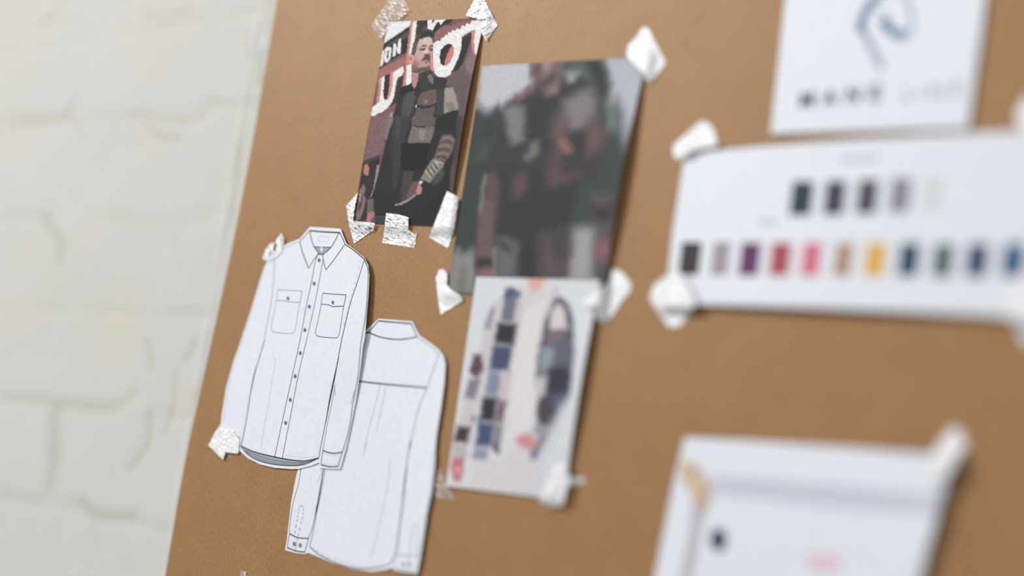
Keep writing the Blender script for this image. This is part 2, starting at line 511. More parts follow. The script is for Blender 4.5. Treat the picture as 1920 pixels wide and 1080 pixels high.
# tags: 0 sheet, 1 lettering on the sign, 2 man, 3 head, 4 hand, 5 bystander
l(0, (118, 84, 86), 2, A([(560, 170), (1220, 130), (1060, 1100), (200, 1100), (330, 560)]))
l(0, (226, 227, 233), 1.2, A([(380, 170), (600, 165), (578, 228), (350, 392)]))
l(0, (44, 40, 44), 1, A([(350, 372), (585, 212), (605, 300), (590, 330), (345, 420)]))
l(0, (92, 66, 70), 1.5, A([(505, 300), (572, 255), (572, 320), (540, 350), (515, 340)]))
l(0, (96, 88, 92), 1, A([(380, 390), (500, 310), (500, 325), (370, 410)]))
l(0, BLK, 1, A([(345, 408), (560, 315), (560, 440), (470, 478), (310, 592)]))
l(0, (168, 102, 98), 1.5, A([(310, 592), (545, 470), (548, 545), (430, 612), (310, 690)]))
# small capital letters of the upper sign
l(1, WHT, .8, A([(345, 428), (362, 420), (352, 545), (325, 565)]))
l(1, WHT, .8, A([(372, 408), (392, 395), (418, 398), (422, 430), (412, 498), (388, 528), (366, 522), (360, 490)]))
l(0, BLK, .8, A([(390, 425), (402, 428), (398, 485), (386, 500), (381, 480)]))
l(1, WHT, .8, A([(440, 372), (458, 362), (472, 415), (484, 335), (506, 322), (498, 450), (478, 458), (462, 405), (456, 470), (432, 482)]))
# pillar letter
l(1, PNK, 1, A([(585, 180), (615, 175), (600, 480), (580, 700), (515, 728), (538, 600), (545, 500), (570, 300)]))
l(1, WHT, .8, A([(605, 178), (640, 172), (622, 330), (600, 430), (570, 470), (590, 300)]))
l(1, WHT, .8, A([(552, 555), (592, 540), (592, 700), (545, 722)]))
l(0, (56, 46, 50), 1.2, A([(640, 172), (730, 166), (735, 205), (690, 260), (650, 300), (628, 300)]))
l(0, (112, 62, 66), 1, A([(690, 235), (725, 205), (745, 235), (730, 262), (690, 262)]))
l(0, BLK, 1, A([(755, 164), (940, 160), (925, 192), (860, 215), (805, 262), (775, 290), (770, 250)]))
l(1, WHT, .8, A([(727, 166), (765, 164), (766, 205), (790, 164), (885, 162), (862, 182), (838, 212), (822, 178), (800, 200), (770, 256), (732, 244)]))
l(0, (152, 92, 94), 1.2, A([(775, 320), (780, 288), (860, 222), (930, 192), (1180, 158), (1185, 170), (1060, 195), (985, 235), (900, 285), (800, 345)]))
l(0, (100, 60, 64), 1, A([(880, 205), (1180, 155), (1100, 170), (1000, 180), (900, 225)]))
# big round letters
l(0, BLK, 1, A([(1000, 330), (1125, 262), (1098, 320), (1065, 430), (1030, 530), (985, 590), (930, 608), (985, 500)]))
l(1, PNK, 1, A([(1098, 262), (1135, 235), (1140, 420), (1155, 470), (1145, 488), (1112, 455), (1098, 380)]))
ring = [(772, 372), (800, 352), (815, 338), (830, 348), (845, 322), (868, 312), (880, 290), (898, 295), (905, 272), (930, 272), (938, 250), (958, 262), (980, 236), (1000, 250), (1020, 212), (1040, 226), (1060, 195), (1085, 205), (1100, 172), (1130, 178), (1150, 158), (1215, 148), (1208, 250), (1195, 340), (1172, 440), (1150, 486), (1128, 440), (1120, 350), (1130, 250), (1095, 262), (1050, 285), (1018, 312), (1012, 400), (990, 480), (955, 560), (915, 632), (880, 652), (820, 648), (786, 615), (772, 540)]
l(1, WHT, .9, A(ring))
l(0, BLK, .9, A([(868, 386), (905, 366), (935, 378), (925, 430), (890, 540), (862, 556), (836, 538), (828, 480), (838, 425)]))
l(1, (214, 116, 112), .9, A([(938, 376), (952, 410), (945, 470), (928, 505), (915, 530), (880, 556), (872, 520), (900, 440)]))
l(1, (226, 130, 120), 1, A([(752, 470), (775, 480), (780, 600), (760, 600), (745, 560)]))
l(0, (136, 104, 106), 3, A([(1040, 520), (1085, 470), (1100, 420), (1150, 490), (1120, 640), (1060, 600)]))
l(0, (104, 82, 86), 4, A([(890, 660), (1000, 600), (1090, 640), (1030, 1090), (900, 1090)]))
l(0, (70, 64, 66), 6, B([(880, 60), (960, 20), (960, 140), (900, 560), (860, 600), (870, 300)]))
# lower left letter
l(0, (62, 52, 56), 1.2, A([(445, 690), (525, 630), (512, 740), (480, 860), (400, 905), (385, 890)]))
l(1, WHT, .9, A([(318, 672), (365, 640), (362, 700), (352, 790), (362, 838), (385, 845), (402, 820), (415, 720), (425, 612), (470, 585), (520, 555), (528, 600), (515, 632), (475, 655), (462, 700), (448, 790), (428, 860), (395, 905), (345, 948), (300, 960), (290, 975), (245, 990), (262, 905), (300, 878), (312, 800)]))
l(1, PNK, 1, A([(322, 665), (340, 655), (335, 760), (318, 860), (292, 885), (300, 830)]))
l(0, BLK, .9, A([(368, 636), (412, 622), (408, 700), (396, 800), (378, 840), (358, 830), (356, 760)]))
l(1, (224, 130, 118), 1, A([(414, 616), (440, 600), (432, 720), (415, 800), (392, 848), (380, 842), (402, 780)]))
l(1, (200, 110, 106), 1, A([(440, 600), (520, 550), (520, 560), (442, 612)]))
l(0, (128, 86, 90), 2, A([(240, 990), (320, 965), (400, 910), (470, 880), (450, 1080), (225, 1085)]))
l(0, (132, 92, 96), 2, B([(225, -10), (372, -10), (345, 150), (300, 300), (175, 345)]))
l(0, (50, 42, 46), 1.5, B([(172, 345), (300, 298), (290, 420), (260, 640), (250, 770), (110, 830), (85, 830), (140, 540)]))
l(0, (78, 58, 62), 2, B([(178, 335), (300, 290), (298, 318), (180, 362)]))
# bystander in the print
l(5, (196, 122, 104), 1.4, B([(180, 372), (205, 362), (216, 395), (210, 450), (190, 455), (172, 430)]))
l(5, (52, 50, 54), 1.4, B([(165, 450), (215, 455), (235, 400), (270, 400), (262, 520), (215, 640), (205, 790), (90, 830), (140, 560)]))
l(5, (140, 106, 106), 2, B([(140, 565), (178, 520), (190, 560), (175, 600), (190, 640), (180, 700), (150, 790), (100, 815), (125, 660)]))
l(5, (88, 60, 64), 1.5, B([(150, 620), (165, 600), (160, 680), (140, 740), (130, 700)]))
l(5, (180, 150, 148), 1.2, B([(140, 600), (152, 590), (150, 650), (138, 660)]))
l(5, (150, 132, 124), 1, B([(278, 368), (296, 372), (282, 470), (262, 540), (238, 610), (220, 632), (248, 560), (262, 470)]))
l(5, (106, 101, 90), 1.3, B([(205, 640), (252, 630), (246, 738), (200, 745)]))
l(5, (194, 112, 120), 1.2, B([(205, 742), (258, 735), (256, 775), (230, 790), (236, 830), (195, 828)]))
l(0, (44, 70, 74), 3, B([(262, 770), (350, 765), (350, 840), (245, 840)]))
# man: coat
l(2, (49, 47, 49), 1.2, A([(592, 650), (600, 700), (560, 725), (512, 735), (485, 780), (462, 880), (440, 980), (430, 1100), (990, 1100), (988, 900), (945, 742), (880, 725), (895, 660), (780, 645), (720, 590)]))
l(2, (47, 45, 48), 1.2, B([(372, -20), (905, -20), (905, 120), (880, 300), (850, 420), (845, 560), (880, 620), (840, 700), (815, 850), (350, 850), (350, 770), (262, 770), (252, 640), (262, 540), (300, 400), (345, 190)]))
l(2, (78, 76, 75), 3, A([(560, 775), (640, 750), (605, 900), (572, 1000), (540, 1100), (480, 1100), (510, 950), (520, 850)]))
l(2, (60, 58, 59), 3, B([(392, 20), (420, -10), (530, -10), (505, 120), (470, 330), (430, 560), (400, 560), (395, 250)]))
l(2, (74, 72, 70), 3, B([(430, 0), (470, 0), (450, 130), (428, 180)]))
l(2, (150, 140, 132), 1.2, A([(405, 965), (430, 940), (435, 1000), (425, 1040), (402, 1025)]))
l(2, (128, 116, 108), 1.5, B([(365, -10), (405, 0), (388, 60), (370, 110), (352, 180), (340, 160), (352, 80)]))
l(2, (36, 35, 38), 1.5, A([(500, 740), (590, 715), (640, 730), (650, 760), (560, 780), (500, 800)]))
# chest pocket in brown, paler below
l(2, (106, 83, 79), 1.8, A([(680, 775), (790, 752), (820, 760), (808, 860), (780, 882), (700, 895), (640, 880), (650, 820)]))
l(2, (132, 110, 104), 1.6, A([(700, 840), (730, 836), (722, 872), (694, 878)]))
l(2, (44, 36, 38), .9, A([(632, 886), (700, 903), (780, 882), (800, 868), (798, 886), (760, 905), (700, 915), (640, 902)]))
l(2, (100, 82, 79), 1.6, A([(640, 905), (700, 920), (790, 895), (775, 1000), (770, 1100), (600, 1100), (605, 1000)]))
l(2, (122, 112, 96), 1.8, A([(600, 990), (625, 985), (640, 1050), (660, 1080), (600, 1085)]))
l(2, (94, 88, 84), 2, B([(552, 10), (735, 0), (728, 60), (600, 78), (556, 62)]))
l(2, (46, 40, 40), .9, B([(560, 58), (600, 70), (650, 68), (652, 78), (600, 82), (562, 68)]))
l(2, (118, 108, 102), 1.4, B([(552, 72), (650, 84), (728, 72), (715, 140), (688, 200), (600, 196), (518, 208), (530, 140)]))
l(2, (140, 128, 122), 1.5, B([(600, 95), (660, 100), (640, 180), (600, 160)]))
l(2, (198, 190, 186), .6, A([(626, 885), (636, 885), (634, 908), (626, 906)]))
# coat right side
l(2, (62, 62, 63), 2.5, A([(800, 760), (862, 745), (870, 900), (850, 960), (800, 980), (805, 870)]))
l(2, (152, 143, 136), 1.3, A([(872, 742), (942, 738), (965, 800), (992, 920), (930, 935), (865, 962), (868, 850)]))
l(2, (128, 118, 112), 2, A([(880, 870), (940, 860), (960, 925), (900, 945)]))
l(2, (40, 40, 46), 1.2, A([(860, 965), (930, 938), (985, 935), (985, 1100), (790, 1100), (800, 1010)]))
l(2, (66, 64, 64), 2.5, B([(900, -10), (948, -10), (935, 140), (905, 180), (895, 60)]))
l(2, (114, 94, 90), 1.6, B([(785, 140), (850, 135), (885, 170), (872, 240), (840, 310), (800, 350), (722, 320), (750, 230)]))
for k in range(6):
    y0 = 160+k*30
    l(2, (62, 50, 50) if k % 2 else (146, 124, 116), .9, B([(790-k*11, y0), (830-k*9, y0-10), (872-k*9, y0+10), (868-k*9, y0+18), (828-k*9, y0), (786-k*11, y0+9)]))
l(2, (132, 125, 116), 1.3, B([(712, 322), (740, 318), (800, 356), (790, 400), (735, 450), (692, 512), (648, 492), (614, 480), (660, 400)]))
for k in range(7):
    l(2, (92, 86, 80) if k % 2 else (168, 160, 150), .8, B([(650+k*13, 415-k*10), (662+k*13, 402-k*10), (700+k*11, 470-k*14), (690+k*11, 478-k*14)]))
l(2, (196, 186, 176), .8, B([(715, 335), (745, 345), (795, 352), (792, 360), (742, 355)]))
l(2, (78, 74, 72), 2.5, B([(740, 450), (790, 390), (805, 440), (770, 500), (720, 530), (705, 505)]))
l(2, (78, 64, 64), 2, B([(488, 420), (562, 420), (548, 500), (592, 520), (585, 590), (480, 668), (458, 640), (470, 520)]))
l(2, (110, 84, 82), 2, B([(556, 500), (602, 500), (592, 580), (520, 640), (505, 610)]))
l(2, (34, 34, 37), 2, B([(470, 200), (690, 205), (650, 390), (560, 415), (480, 410), (462, 330)]))
l(2, (156, 136, 132), .9, B([(412, 680), (460, 665), (520, 635), (575, 595), (582, 606), (530, 652), (470, 680), (415, 690)]))
l(4, (206, 120, 120), 1.1, B([(602, 500), (616, 520), (628, 560), (618, 598), (588, 602), (580, 575), (592, 540)]))
l(2, (206, 200, 200), .7, B([(612, 492), (634, 496), (622, 520), (606, 516)]))
# neck, collar
l(3, (192, 128, 118), 1, A([(592, 610), (660, 620), (650, 680), (618, 752), (600, 725)]))
l(2, (54, 54, 57), 1, A([(650, 630), (700, 600), (758, 588), (780, 640), (778, 720), (740, 760), (690, 780), (650, 760), (640, 700)]))
l(2, (46, 46, 50), 1, A([(620, 745), (650, 690), (690, 770), (650, 820), (612, 800)]))
l(2, (112, 108, 106), .9, A([(724, 640), (752, 620), (778, 660), (776, 712), (745, 690)]))
# head
Fz = zf(11.25, 760, 50)
def fc(rgb, soft, pts): l(3, rgb, soft, Fz(pts))
fc((194, 148, 136), 1, [(215, 480), (270, 270), (430, 205), (560, 210), (592, 300), (592, 450), (575, 560), (552, 640), (542, 760), (525, 880), (430, 930), (330, 965), (200, 910), (150, 800), (140, 700), (170, 600)])
fc((214, 180, 172), 3, [(290, 300), (440, 215), (560, 240), (580, 380), (480, 410), (400, 370), (290, 410)])
fc((204, 160, 148), 3, [(230, 520), (330, 500), (400, 520), (360, 640), (260, 680), (210, 620)])
fc((168, 116, 106), 3, [(160, 700), (240, 720), (300, 800), (240, 880), (170, 850)])
fc((66, 60, 62), 1.2, [(215, 260), (320, 130), (400, 75), (520, 70), (600, 110), (625, 170), (600, 250), (596, 340), (560, 235), (490, 212), (410, 235), (340, 262), (290, 262), (268, 330), (235, 410), (220, 500), (190, 605), (132, 580), (140, 480), (175, 340)])
fc((46, 44, 47), 2, [(330, 150), (430, 90), (580, 110), (605, 190), (560, 215), (480, 190), (400, 215), (320, 240)])
fc((92, 84, 84), 2, [(205, 350), (262, 300), (235, 430), (200, 560), (155, 565), (165, 440)])
fc((100, 72, 70), 1, [(325, 430), (365, 388), (440, 378), (448, 408), (385, 412)])
fc((88, 62, 62), .9, [(278, 498), (330, 462), (400, 450), (432, 468), (400, 490), (340, 500)])
fc((90, 64, 62), 1, [(498, 405), (555, 380), (588, 398), (582, 420), (512, 425)])
fc((84, 66, 70), .9, [(490, 452), (532, 440), (576, 470), (570, 508), (525, 515), (492, 490)])
fc((178, 160, 158), .5, [(512, 478), (530, 474), (530, 490), (514, 492)])
fc((218, 182, 170), 1.5, [(448, 440), (482, 450), (505, 545), (455, 562), (395, 585), (405, 520)])
fc((196, 142, 132), 1.5, [(510, 530), (572, 520), (556, 620), (520, 600)])
fc((84, 60, 58), 1, [(398, 600), (430, 578), (500, 568), (528, 600), (480, 625), (420, 618)])
fc((186, 140, 132), 2, [(370, 725), (480, 705), (505, 800), (400, 835), (345, 800)])
fc((96, 70, 69), 1.2, [(415, 610), (520, 595), (538, 700), (512, 775), (485, 722), (432, 700), (365, 728), (330, 752), (345, 690)])
fc((148, 96, 92), .9, [(405, 740), (450, 716), (484, 742), (462, 776), (420, 772)])
fc((190, 150, 138), 1.2, [(370, 800), (430, 790), (470, 810), (420, 835), (360, 835)])
fc((98, 84, 78), 2, [(200, 880), (330, 858), (470, 838), (518, 800), (535, 885), (460, 940), (300, 965), (205, 930)])
fc((128, 96, 86), 2, [(150, 800), (200, 810), (260, 880), (210, 910), (160, 870)])
fc((222, 150, 132), .9, [(98, 610), (145, 590), (172, 640), (164, 760), (112, 790), (88, 730)])
fc((154, 84, 74), .8, [(108, 645), (140, 640), (134, 705), (104, 705)])
hf1 = lambda u, v: .0010 + .0036*u**2*math.sin(math.pi*min(max(v, 0), 1))**1.1 + .0010*(1-u)**2*math.sin(math.pi*v)
ph1 = empty('photo_print', at(750, 230, 0))
tag(ph1, 'small colour photo print of bearded man in patchwork coat before a lettered sign', 'photo', 'photo prints taped to the kraft board')
print_sheet(ph1, [(727.8, 41), (908.5, 33.5), (840.2, 424.5), (661.4, 416.5)], hf1, L, (118, 84, 86),
    {1: ('sign_lettering', None, 'white bulb-lit letters with pink edges'), 5: ('bystander', None, 'second figure at the lower left edge'), 2: ('man', None, None), 3: ('head', 2, 'short dark hair and beard'), 4: ('hand', 2, None)}, 290, 540, grain=.11, gs=.85, sat=.76, softk=1.2, wobk=1.1)

# second print
A = zf(4.32, 820, 80); B = zf(3.857, 800, 320); L = []
l(0, (64, 72, 72), 4, A([(300, 100), (1750, 60), (1400, 1300), (100, 1300)]))
l(0, (188, 191, 201), 5, A([(330, 160), (770, 130), (770, 360), (690, 400), (600, 460), (530, 540), (480, 500), (430, 560), (400, 590), (325, 500)]))
l(0, (176, 181, 195), 6, A([(1340, 100), (1760, 60), (1640, 620), (1560, 740), (1520, 780), (1500, 560), (1460, 440), (1420, 500), (1380, 480), (1390, 300), (1360, 200)]))
l(0, (110, 134, 128), 8, A([(1370, 520), (1440, 540), (1450, 700), (1380, 700)]))
l(0, (120, 140, 140), 8, A([(1560, 700), (1600, 640), (1560, 800), (1530, 860)]))
l(0, (82, 106, 98), 8, A([(1040, 170), (1200, 130), (1300, 180), (1340, 280), (1250, 330), (1120, 280)]))
l(0, (48, 60, 60), 6, A([(1190, 130), (1320, 120), (1400, 320), (1390, 460), (1320, 420), (1270, 330)]))
l(0, (136, 156, 150), 4, A([(372, 620), (402, 620), (400, 680), (375, 690)]))
l(0, (124, 142, 138), 4, A([(365, 720), (392, 700), (390, 755), (362, 760)]))
l(0, (56, 66, 64), 8, A([(330, 560), (520, 560), (440, 1080), (190, 1080)]))
l(0, (66, 84, 78), 8, A([(360, 800), (430, 820), (400, 950), (300, 960)]))
l(0, (54, 70, 66), 10, B([(260, -20), (420, -20), (370, 480), (180, 580), (170, 500)]))
l(0, (138, 136, 131), 5, B([(168, 605), (230, 570), (250, 600), (300, 590), (350, 560), (375, 750), (330, 930), (130, 900)]))
l(0, (116, 116, 108), 4, B([(250, 690), (290, 700), (280, 900), (210, 890)]))
l(0, (164, 161, 161), 7, B([(1060, 420), (1130, 390), (1225, 395), (1215, 600), (1200, 800), (1000, 800), (1020, 620)]))
l(0, (60, 78, 74), 9, B([(1050, 40), (1380, 0), (1400, 60), (1360, 280), (1200, 380), (1050, 400)]))
l(2, (63, 62, 68), 4, A([(518, 560), (540, 520), (610, 462), (800, 385), (1000, 400), (1250, 325), (1330, 400), (1360, 600), (1370, 800), (1310, 950), (1290, 1120), (400, 1120), (430, 900), (480, 700)]))
l(2, (58, 57, 63), 4, B([(420, -20), (1150, -20), (1100, 120), (1050, 300), (1020, 440), (1040, 540), (1010, 790), (355, 790), (360, 500), (390, 250)]))
l(3, (142, 98, 102), 4, A([(762, 150), (1022, 140), (1005, 300), (960, 400), (880, 420), (800, 340), (762, 270)]))
l(3, (182, 136, 136), 5, A([(850, 150), (930, 150), (915, 230), (870, 270), (850, 240)]))
l(3, (108, 66, 76), 5, A([(775, 190), (840, 180), (850, 240), (800, 260), (775, 250)]))
l(3, (80, 66, 70), 6, A([(860, 290), (950, 200), (975, 330), (900, 400), (820, 390), (800, 330)]))
l(3, (150, 118, 108), 5, A([(900, 360), (960, 330), (965, 400), (910, 420)]))
l(0, (158, 158, 160), 4, A([(1040, 240), (1130, 235), (1120, 325), (1060, 320)]))
l(2, (50, 54, 58), 5, A([(1000, 400), (1060, 350), (1150, 300), (1240, 335), (1120, 400), (1020, 450), (960, 470)]))
l(2, (152, 86, 93), 3.5, A([(630, 455), (700, 385), (765, 340), (775, 385), (700, 440), (645, 480)]))
l(2, (126, 121, 128), 4, A([(540, 545), (600, 510), (705, 518), (712, 640), (700, 790), (605, 822), (570, 720)]))
l(2, (54, 58, 62), 7, A([(730, 450), (940, 450), (940, 700), (880, 820), (740, 800)]))
l(2, (134, 120, 124), 7, A([(1030, 470), (1150, 400), (1240, 370), (1290, 470), (1270, 600), (1190, 700), (1070, 710), (1030, 600)]))
l(2, (122, 84, 88), 8, A([(960, 600), (1040, 610), (1060, 720), (1000, 780), (930, 740)]))
l(2, (128, 78, 85), 8, A([(1230, 640), (1300, 640), (1350, 740), (1310, 850), (1220, 900), (1190, 820)]))
l(2, (56, 56, 62), 6, A([(1060, 730), (1190, 710), (1200, 820), (1150, 900), (1060, 870), (1040, 790)]))
l(4, (172, 100, 90), 5, A([(985, 790), (1040, 785), (1085, 870), (1060, 890), (1000, 880)]))
l(2, (134, 134, 118), 5, A([(770, 830), (800, 810), (795, 890), (730, 945), (720, 930), (760, 890)]))
l(2, (106, 72, 78), 6, A([(940, 860), (1000, 880), (990, 1080), (900, 1080)]))
l(2, (118, 76, 82), 7, B([(640, 60), (700, 30), (715, 90), (670, 180), (630, 180)]))
l(2, (112, 74, 80), 7, B([(880, 50), (940, 30), (1120, 10), (1080, 50), (920, 115), (880, 100)]))
l(2, (104, 75, 80), 4, B([(425, 20), (500, 10), (530, 120), (505, 300), (480, 560), (475, 700), (375, 710), (360, 560), (375, 420), (395, 240)]))
for k in range(9):
    y0 = 240+k*44
    l(2, (134, 94, 99), 3, B([(392-k*3, y0), (440-k*3, y0-6), (480-k*2, y0+8), (478-k*2, y0+18), (436-k*3, y0+8), (390-k*3, y0+14)]))
l(0, (128, 134, 118), 2.5, B([(415, 30), (430, 30), (395, 270), (384, 310), (380, 290)]))
l(2, (46, 46, 50), 4, B([(372, 650), (475, 640), (480, 700), (372, 710)]))
l(6, (156, 92, 102), 3, B([(375, 710), (440, 695), (490, 710), (488, 790), (368, 790)]))
l(2, (142, 144, 128), 3, B([(478, 570), (505, 560), (500, 780), (486, 790)]))
l(2, (108, 103, 108), 5, B([(515, 480), (560, 480), (660, 530), (640, 790), (500, 790)]))
l(2, (58, 60, 62), 4, B([(530, 500), (610, 560), (600, 600), (540, 560)]))
l(2, (102, 82, 88), 8, B([(825, 470), (900, 450), (1000, 420), (1045, 520), (1000, 790), (820, 790)]))
l(2, (62, 60, 68), 8, B([(920, 470), (990, 470), (980, 620), (930, 620)]))
l(2, (106, 84, 94), 6, B([(1200, 180), (1340, 180), (1360, 380), (1320, 560), (1310, 740), (1200, 720), (1225, 520), (1230, 400)]))
l(2, (62, 54, 64), 6, B([(1180, 270), (1340, 240), (1340, 350), (1250, 380)]))
l(7, (166, 88, 106), 5, B([(1230, 515), (1310, 500), (1340, 560), (1300, 640), (1245, 650)]))
hf2 = lambda u, v: .0012 + .0050*u**2*math.sin(math.pi*min(max(v*.97, 0), 1))**1.2
ph2 = empty('photo_print', at(1010, 330, 0))
tag(ph2, 'large dim colour photo print of headless-cropped man in reddish grey jacket before trees', 'photo', 'photo prints taped to the kraft board')
print_sheet(ph2, [(904.5, 123), (1213, 107), (1131, 562), (838, 548)], hf2, L, (64, 72, 72),
    {2: ('man', None, None), 3: ('head', 2, 'bearded chin cut off by the top edge'), 4: ('collar_patch', 2, 'orange patch'), 6: ('hand', 2, None), 7: ('hand', 2, None)}, 200, 260, softk=2.6, sat=.55, wobk=3.5, wf_=.07, grain=.06, gs=.4, seed=9)

# third print
A = zf(2.348, 800, 500); L = []
l(0, (214, 217, 222), 3, A([(100, 0), (850, 0), (700, 1100), (0, 1100)]))
l(2, (214, 207, 207), 5, A([(400, 90), (440, 75), (560, 100), (600, 150), (540, 250), (500, 420), (470, 560), (490, 700), (500, 780), (480, 900), (430, 1000), (180, 975), (200, 860), (340, 850), (370, 500)]))
l(2, (222, 217, 217), 5, A([(420, 200), (520, 150), (490, 400), (470, 720), (360, 820), (370, 560)]))
l(3, (228, 168, 152), 4, A([(436, 40), (530, 40), (505, 95), (468, 115)]))
l(2, (196, 188, 188), 3, A([(560, 90), (580, 90), (575, 140), (560, 150)]))
l(2, (206, 196, 196), 3, A([(335, 120), (290, 180), (250, 300), (225, 400), (170, 580), (130, 720), (112, 850), (170, 845), (205, 680), (250, 500), (300, 300)]))
def q(rgb, pts, soft=2.6, t=2): l(t, rgb, soft, A(pts))
q((84, 86, 118), [(335, 140), (345, 100), (375, 90), (412, 112), (405, 140), (350, 150)])
q((112, 118, 138), [(340, 135), (412, 120), (400, 170), (385, 245), (322, 242)])
q((212, 200, 198), [(300, 150), (335, 140), (320, 240), (290, 240)])
q((204, 186, 188), [(395, 150), (425, 150), (410, 245), (385, 245)])
q((60, 55, 62), [(308, 245), (402, 250), (386, 345), (298, 342)])
q((74, 84, 118), [(290, 345), (382, 347), (362, 458), (272, 455)])
q((134, 142, 164), [(272, 458), (332, 460), (316, 572), (252, 565)])
q((204, 188, 194), [(332, 460), (376, 462), (356, 585), (318, 578)])
q((62, 58, 64), [(245, 570), (317, 576), (300, 684), (228, 680)])
q((124, 92, 106), [(317, 585), (355, 590), (336, 692), (300, 686)])
q((72, 86, 128), [(226, 684), (300, 690), (286, 792), (212, 790)])
q((136, 124, 134), [(300, 692), (336, 696), (320, 815), (288, 800)])
q((142, 150, 174), [(212, 794), (276, 800), (262, 852), (198, 845)])
q((86, 84, 100), [(300, 780), (322, 790), (316, 825), (296, 815)])
q((150, 142, 166), [(252, 272), (275, 195), (292, 170), (300, 195), (280, 275)])
q((104, 72, 86), [(205, 385), (245, 385), (248, 450), (225, 495), (188, 465)])
q((134, 128, 140), [(186, 492), (238, 498), (212, 585), (165, 575)])
q((78, 58, 68), [(135, 700), (195, 705), (180, 778), (118, 770)])
q((90, 76, 88), [(200, 655), (215, 660), (205, 690), (195, 685)])
q((186, 180, 186), [(120, 780), (180, 782), (172, 840), (114, 840)])
q((208, 106, 122), [(112, 842), (168, 842), (162, 900), (148, 948), (118, 942), (104, 880)], 2.6, 4)
q((236, 160, 170), [(128, 880), (148, 885), (142, 915), (126, 905)], 2.2, 4)
q((82, 76, 104), [(545, 175), (560, 145), (590, 130), (625, 165), (645, 220), (650, 400), (632, 560), (560, 720), (480, 852), (460, 850), (475, 800), (500, 740), (490, 690), (490, 560), (480, 480), (485, 400), (515, 250)])
q((214, 204, 202), [(548, 195), (575, 160), (605, 185), (622, 275), (540, 280)])
q((124, 108, 118), [(530, 278), (612, 282), (598, 350), (520, 345)])
q((142, 152, 162), [(500, 350), (565, 360), (550, 452), (496, 480)])
q((96, 102, 118), [(575, 340), (640, 300), (640, 440), (555, 440)])
q((62, 62, 74), [(532, 445), (632, 445), (620, 560), (528, 560)])
q((198, 192, 196), [(480, 490), (528, 480), (520, 560), (485, 580)])
q((82, 98, 124), [(555, 562), (622, 556), (580, 640), (550, 620)])
q((84, 72, 80), [(490, 590), (560, 600), (562, 700), (486, 680)])
q((152, 152, 158), [(475, 690), (550, 705), (520, 745), (468, 740)])
q((218, 136, 142), [(396, 745), (440, 728), (492, 772), (470, 800), (440, 808), (392, 772)], 3, 5)
q((92, 88, 130), [(462, 815), (500, 780), (482, 848), (466, 852)])
q((200, 202, 212), [(480, 880), (560, 700), (620, 600), (600, 900), (560, 1000), (440, 1010)], 8, 0)
q((214, 217, 222), [(500, 870), (620, 620), (660, 620), (600, 1000), (480, 1010)], 12, 0)
hf3 = lambda u, v: .0034 + .0030*u**3*math.sin(math.pi*min(max(v, 0), 1)) - .0018*v
ph3 = empty('photo_print', at(980, 720, 0))
tag(ph3, 'pale photo print of figure in blue and maroon checked patchwork shirt on white', 'photo', 'photo prints taped to the kraft board')
print_sheet(ph3, [(893, 519), (1126, 526), (1057, 938), (835.5, 911)], hf3, L, (214, 217, 222),
    {2: ('figure', None, 'open patchwork shirt over white clothes'), 3: ('neck', 2, None), 4: ('hand', 2, None), 5: ('hand', 2, None)}, 170, 260, softk=2.2, sat=.8, wobk=3.0, wf_=.09, grain=.05, gs=.4, seed=3)

# ------------------------------------------------------------------ shirt cut-outs
z6 = zf(4.5, 380, 410); z7 = zf(4.153, 380, 640); z8 = zf(4.32, 520, 590); z9 = zf(4.32, 520, 830)
xa, xb = c3(430, 640)[0], c3(690, 640)[0]
zlo, zhi = c3(640, 760)[1], c3(680, 600)[1]
def hfront(x, z):
    s = min(max((x-xa)/(xb-xa), 0), 1.15)
    k = min(max((z-zlo)/(zhi-zlo), 0), 1)
    return .0011 + (.0004+.0030*k)*s**4
xc, xd = c3(560, 850)[0], c3(830, 850)[0]
def hback(x, z):
    s = min(max((x-xc)/(xd-xc), 0), 1.15)
    return .0004 + .0030*max(0, (s-.45)/.55)**3
# back view first (it lies underneath)
sb = empty('shirt_drawing_cutout', at(690, 850, 0))
tag(sb, 'cut-out line drawing of a shirt seen from the back, tucked under the other shirt drawing', 'drawing')
outl = z8([(690, 145), (712, 128), (765, 85), (820, 32), (950, 42), (1095, 55), (1125, 118), (1155, 170), (1235, 225), (1310, 285), (1345, 330), (1362, 400), (1352, 560), (1325, 760), (1292, 960)]) \
    + z9([(1280, 40), (1275, 180), (1250, 400), (1215, 560), (1185, 760), (1155, 950), (1132, 1062), (1040, 1052), (940, 1032), (928, 1014), (880, 1030), (760, 1046), (600, 1022), (450, 976), (300, 912), (248, 893), (225, 902), (150, 895), (62, 870), (78, 780), (92, 650), (112, 480), (150, 280), (172, 200)]) \
    + [(585, 800), (605, 720), (628, 660), (655, 640)]
sheet('paper', outl, hback, M_PAPER, sb)
ye = Draw(hback)      # yoke
ye.fill(z8([(640, 165), (738, 145), (830, 180), (950, 200), (1050, 195), (1130, 178), (1220, 240), (1310, 322), (1270, 430), (1210, 595), (1050, 580), (850, 562), (640, 538)]), 0)
ye.line(z8([(640, 168), (700, 158), (738, 142)]), 2.6, 1)
ye.line(z8([(1130, 178), (1220, 240), (1312, 322)]), 1.6, 2)
ye.line(z8([(640, 538), (850, 562), (1050, 580), (1210, 595)]), 2.4, 6)
ye.line(z8([(660, 530), (850, 552), (1050, 570), (1210, 586)]), .7, 2)
ye.line(z8([(1308, 326), (1270, 430), (1210, 595)]), 1.2, 6)
ye.build('yoke', SH, sb)
cl = Draw(hback)
cl.fill(z8([(820, 50), (1085, 72), (1130, 176), (1050, 195), (950, 200), (830, 180), (738, 143)]), 0, .00007)
cl.line(z8([(818, 50), (950, 62), (1088, 73)]), 2.6, 6, .00012)
cl.line(z8([(820, 50), (780, 95), (738, 143)]), 2.0, 1, .00012)
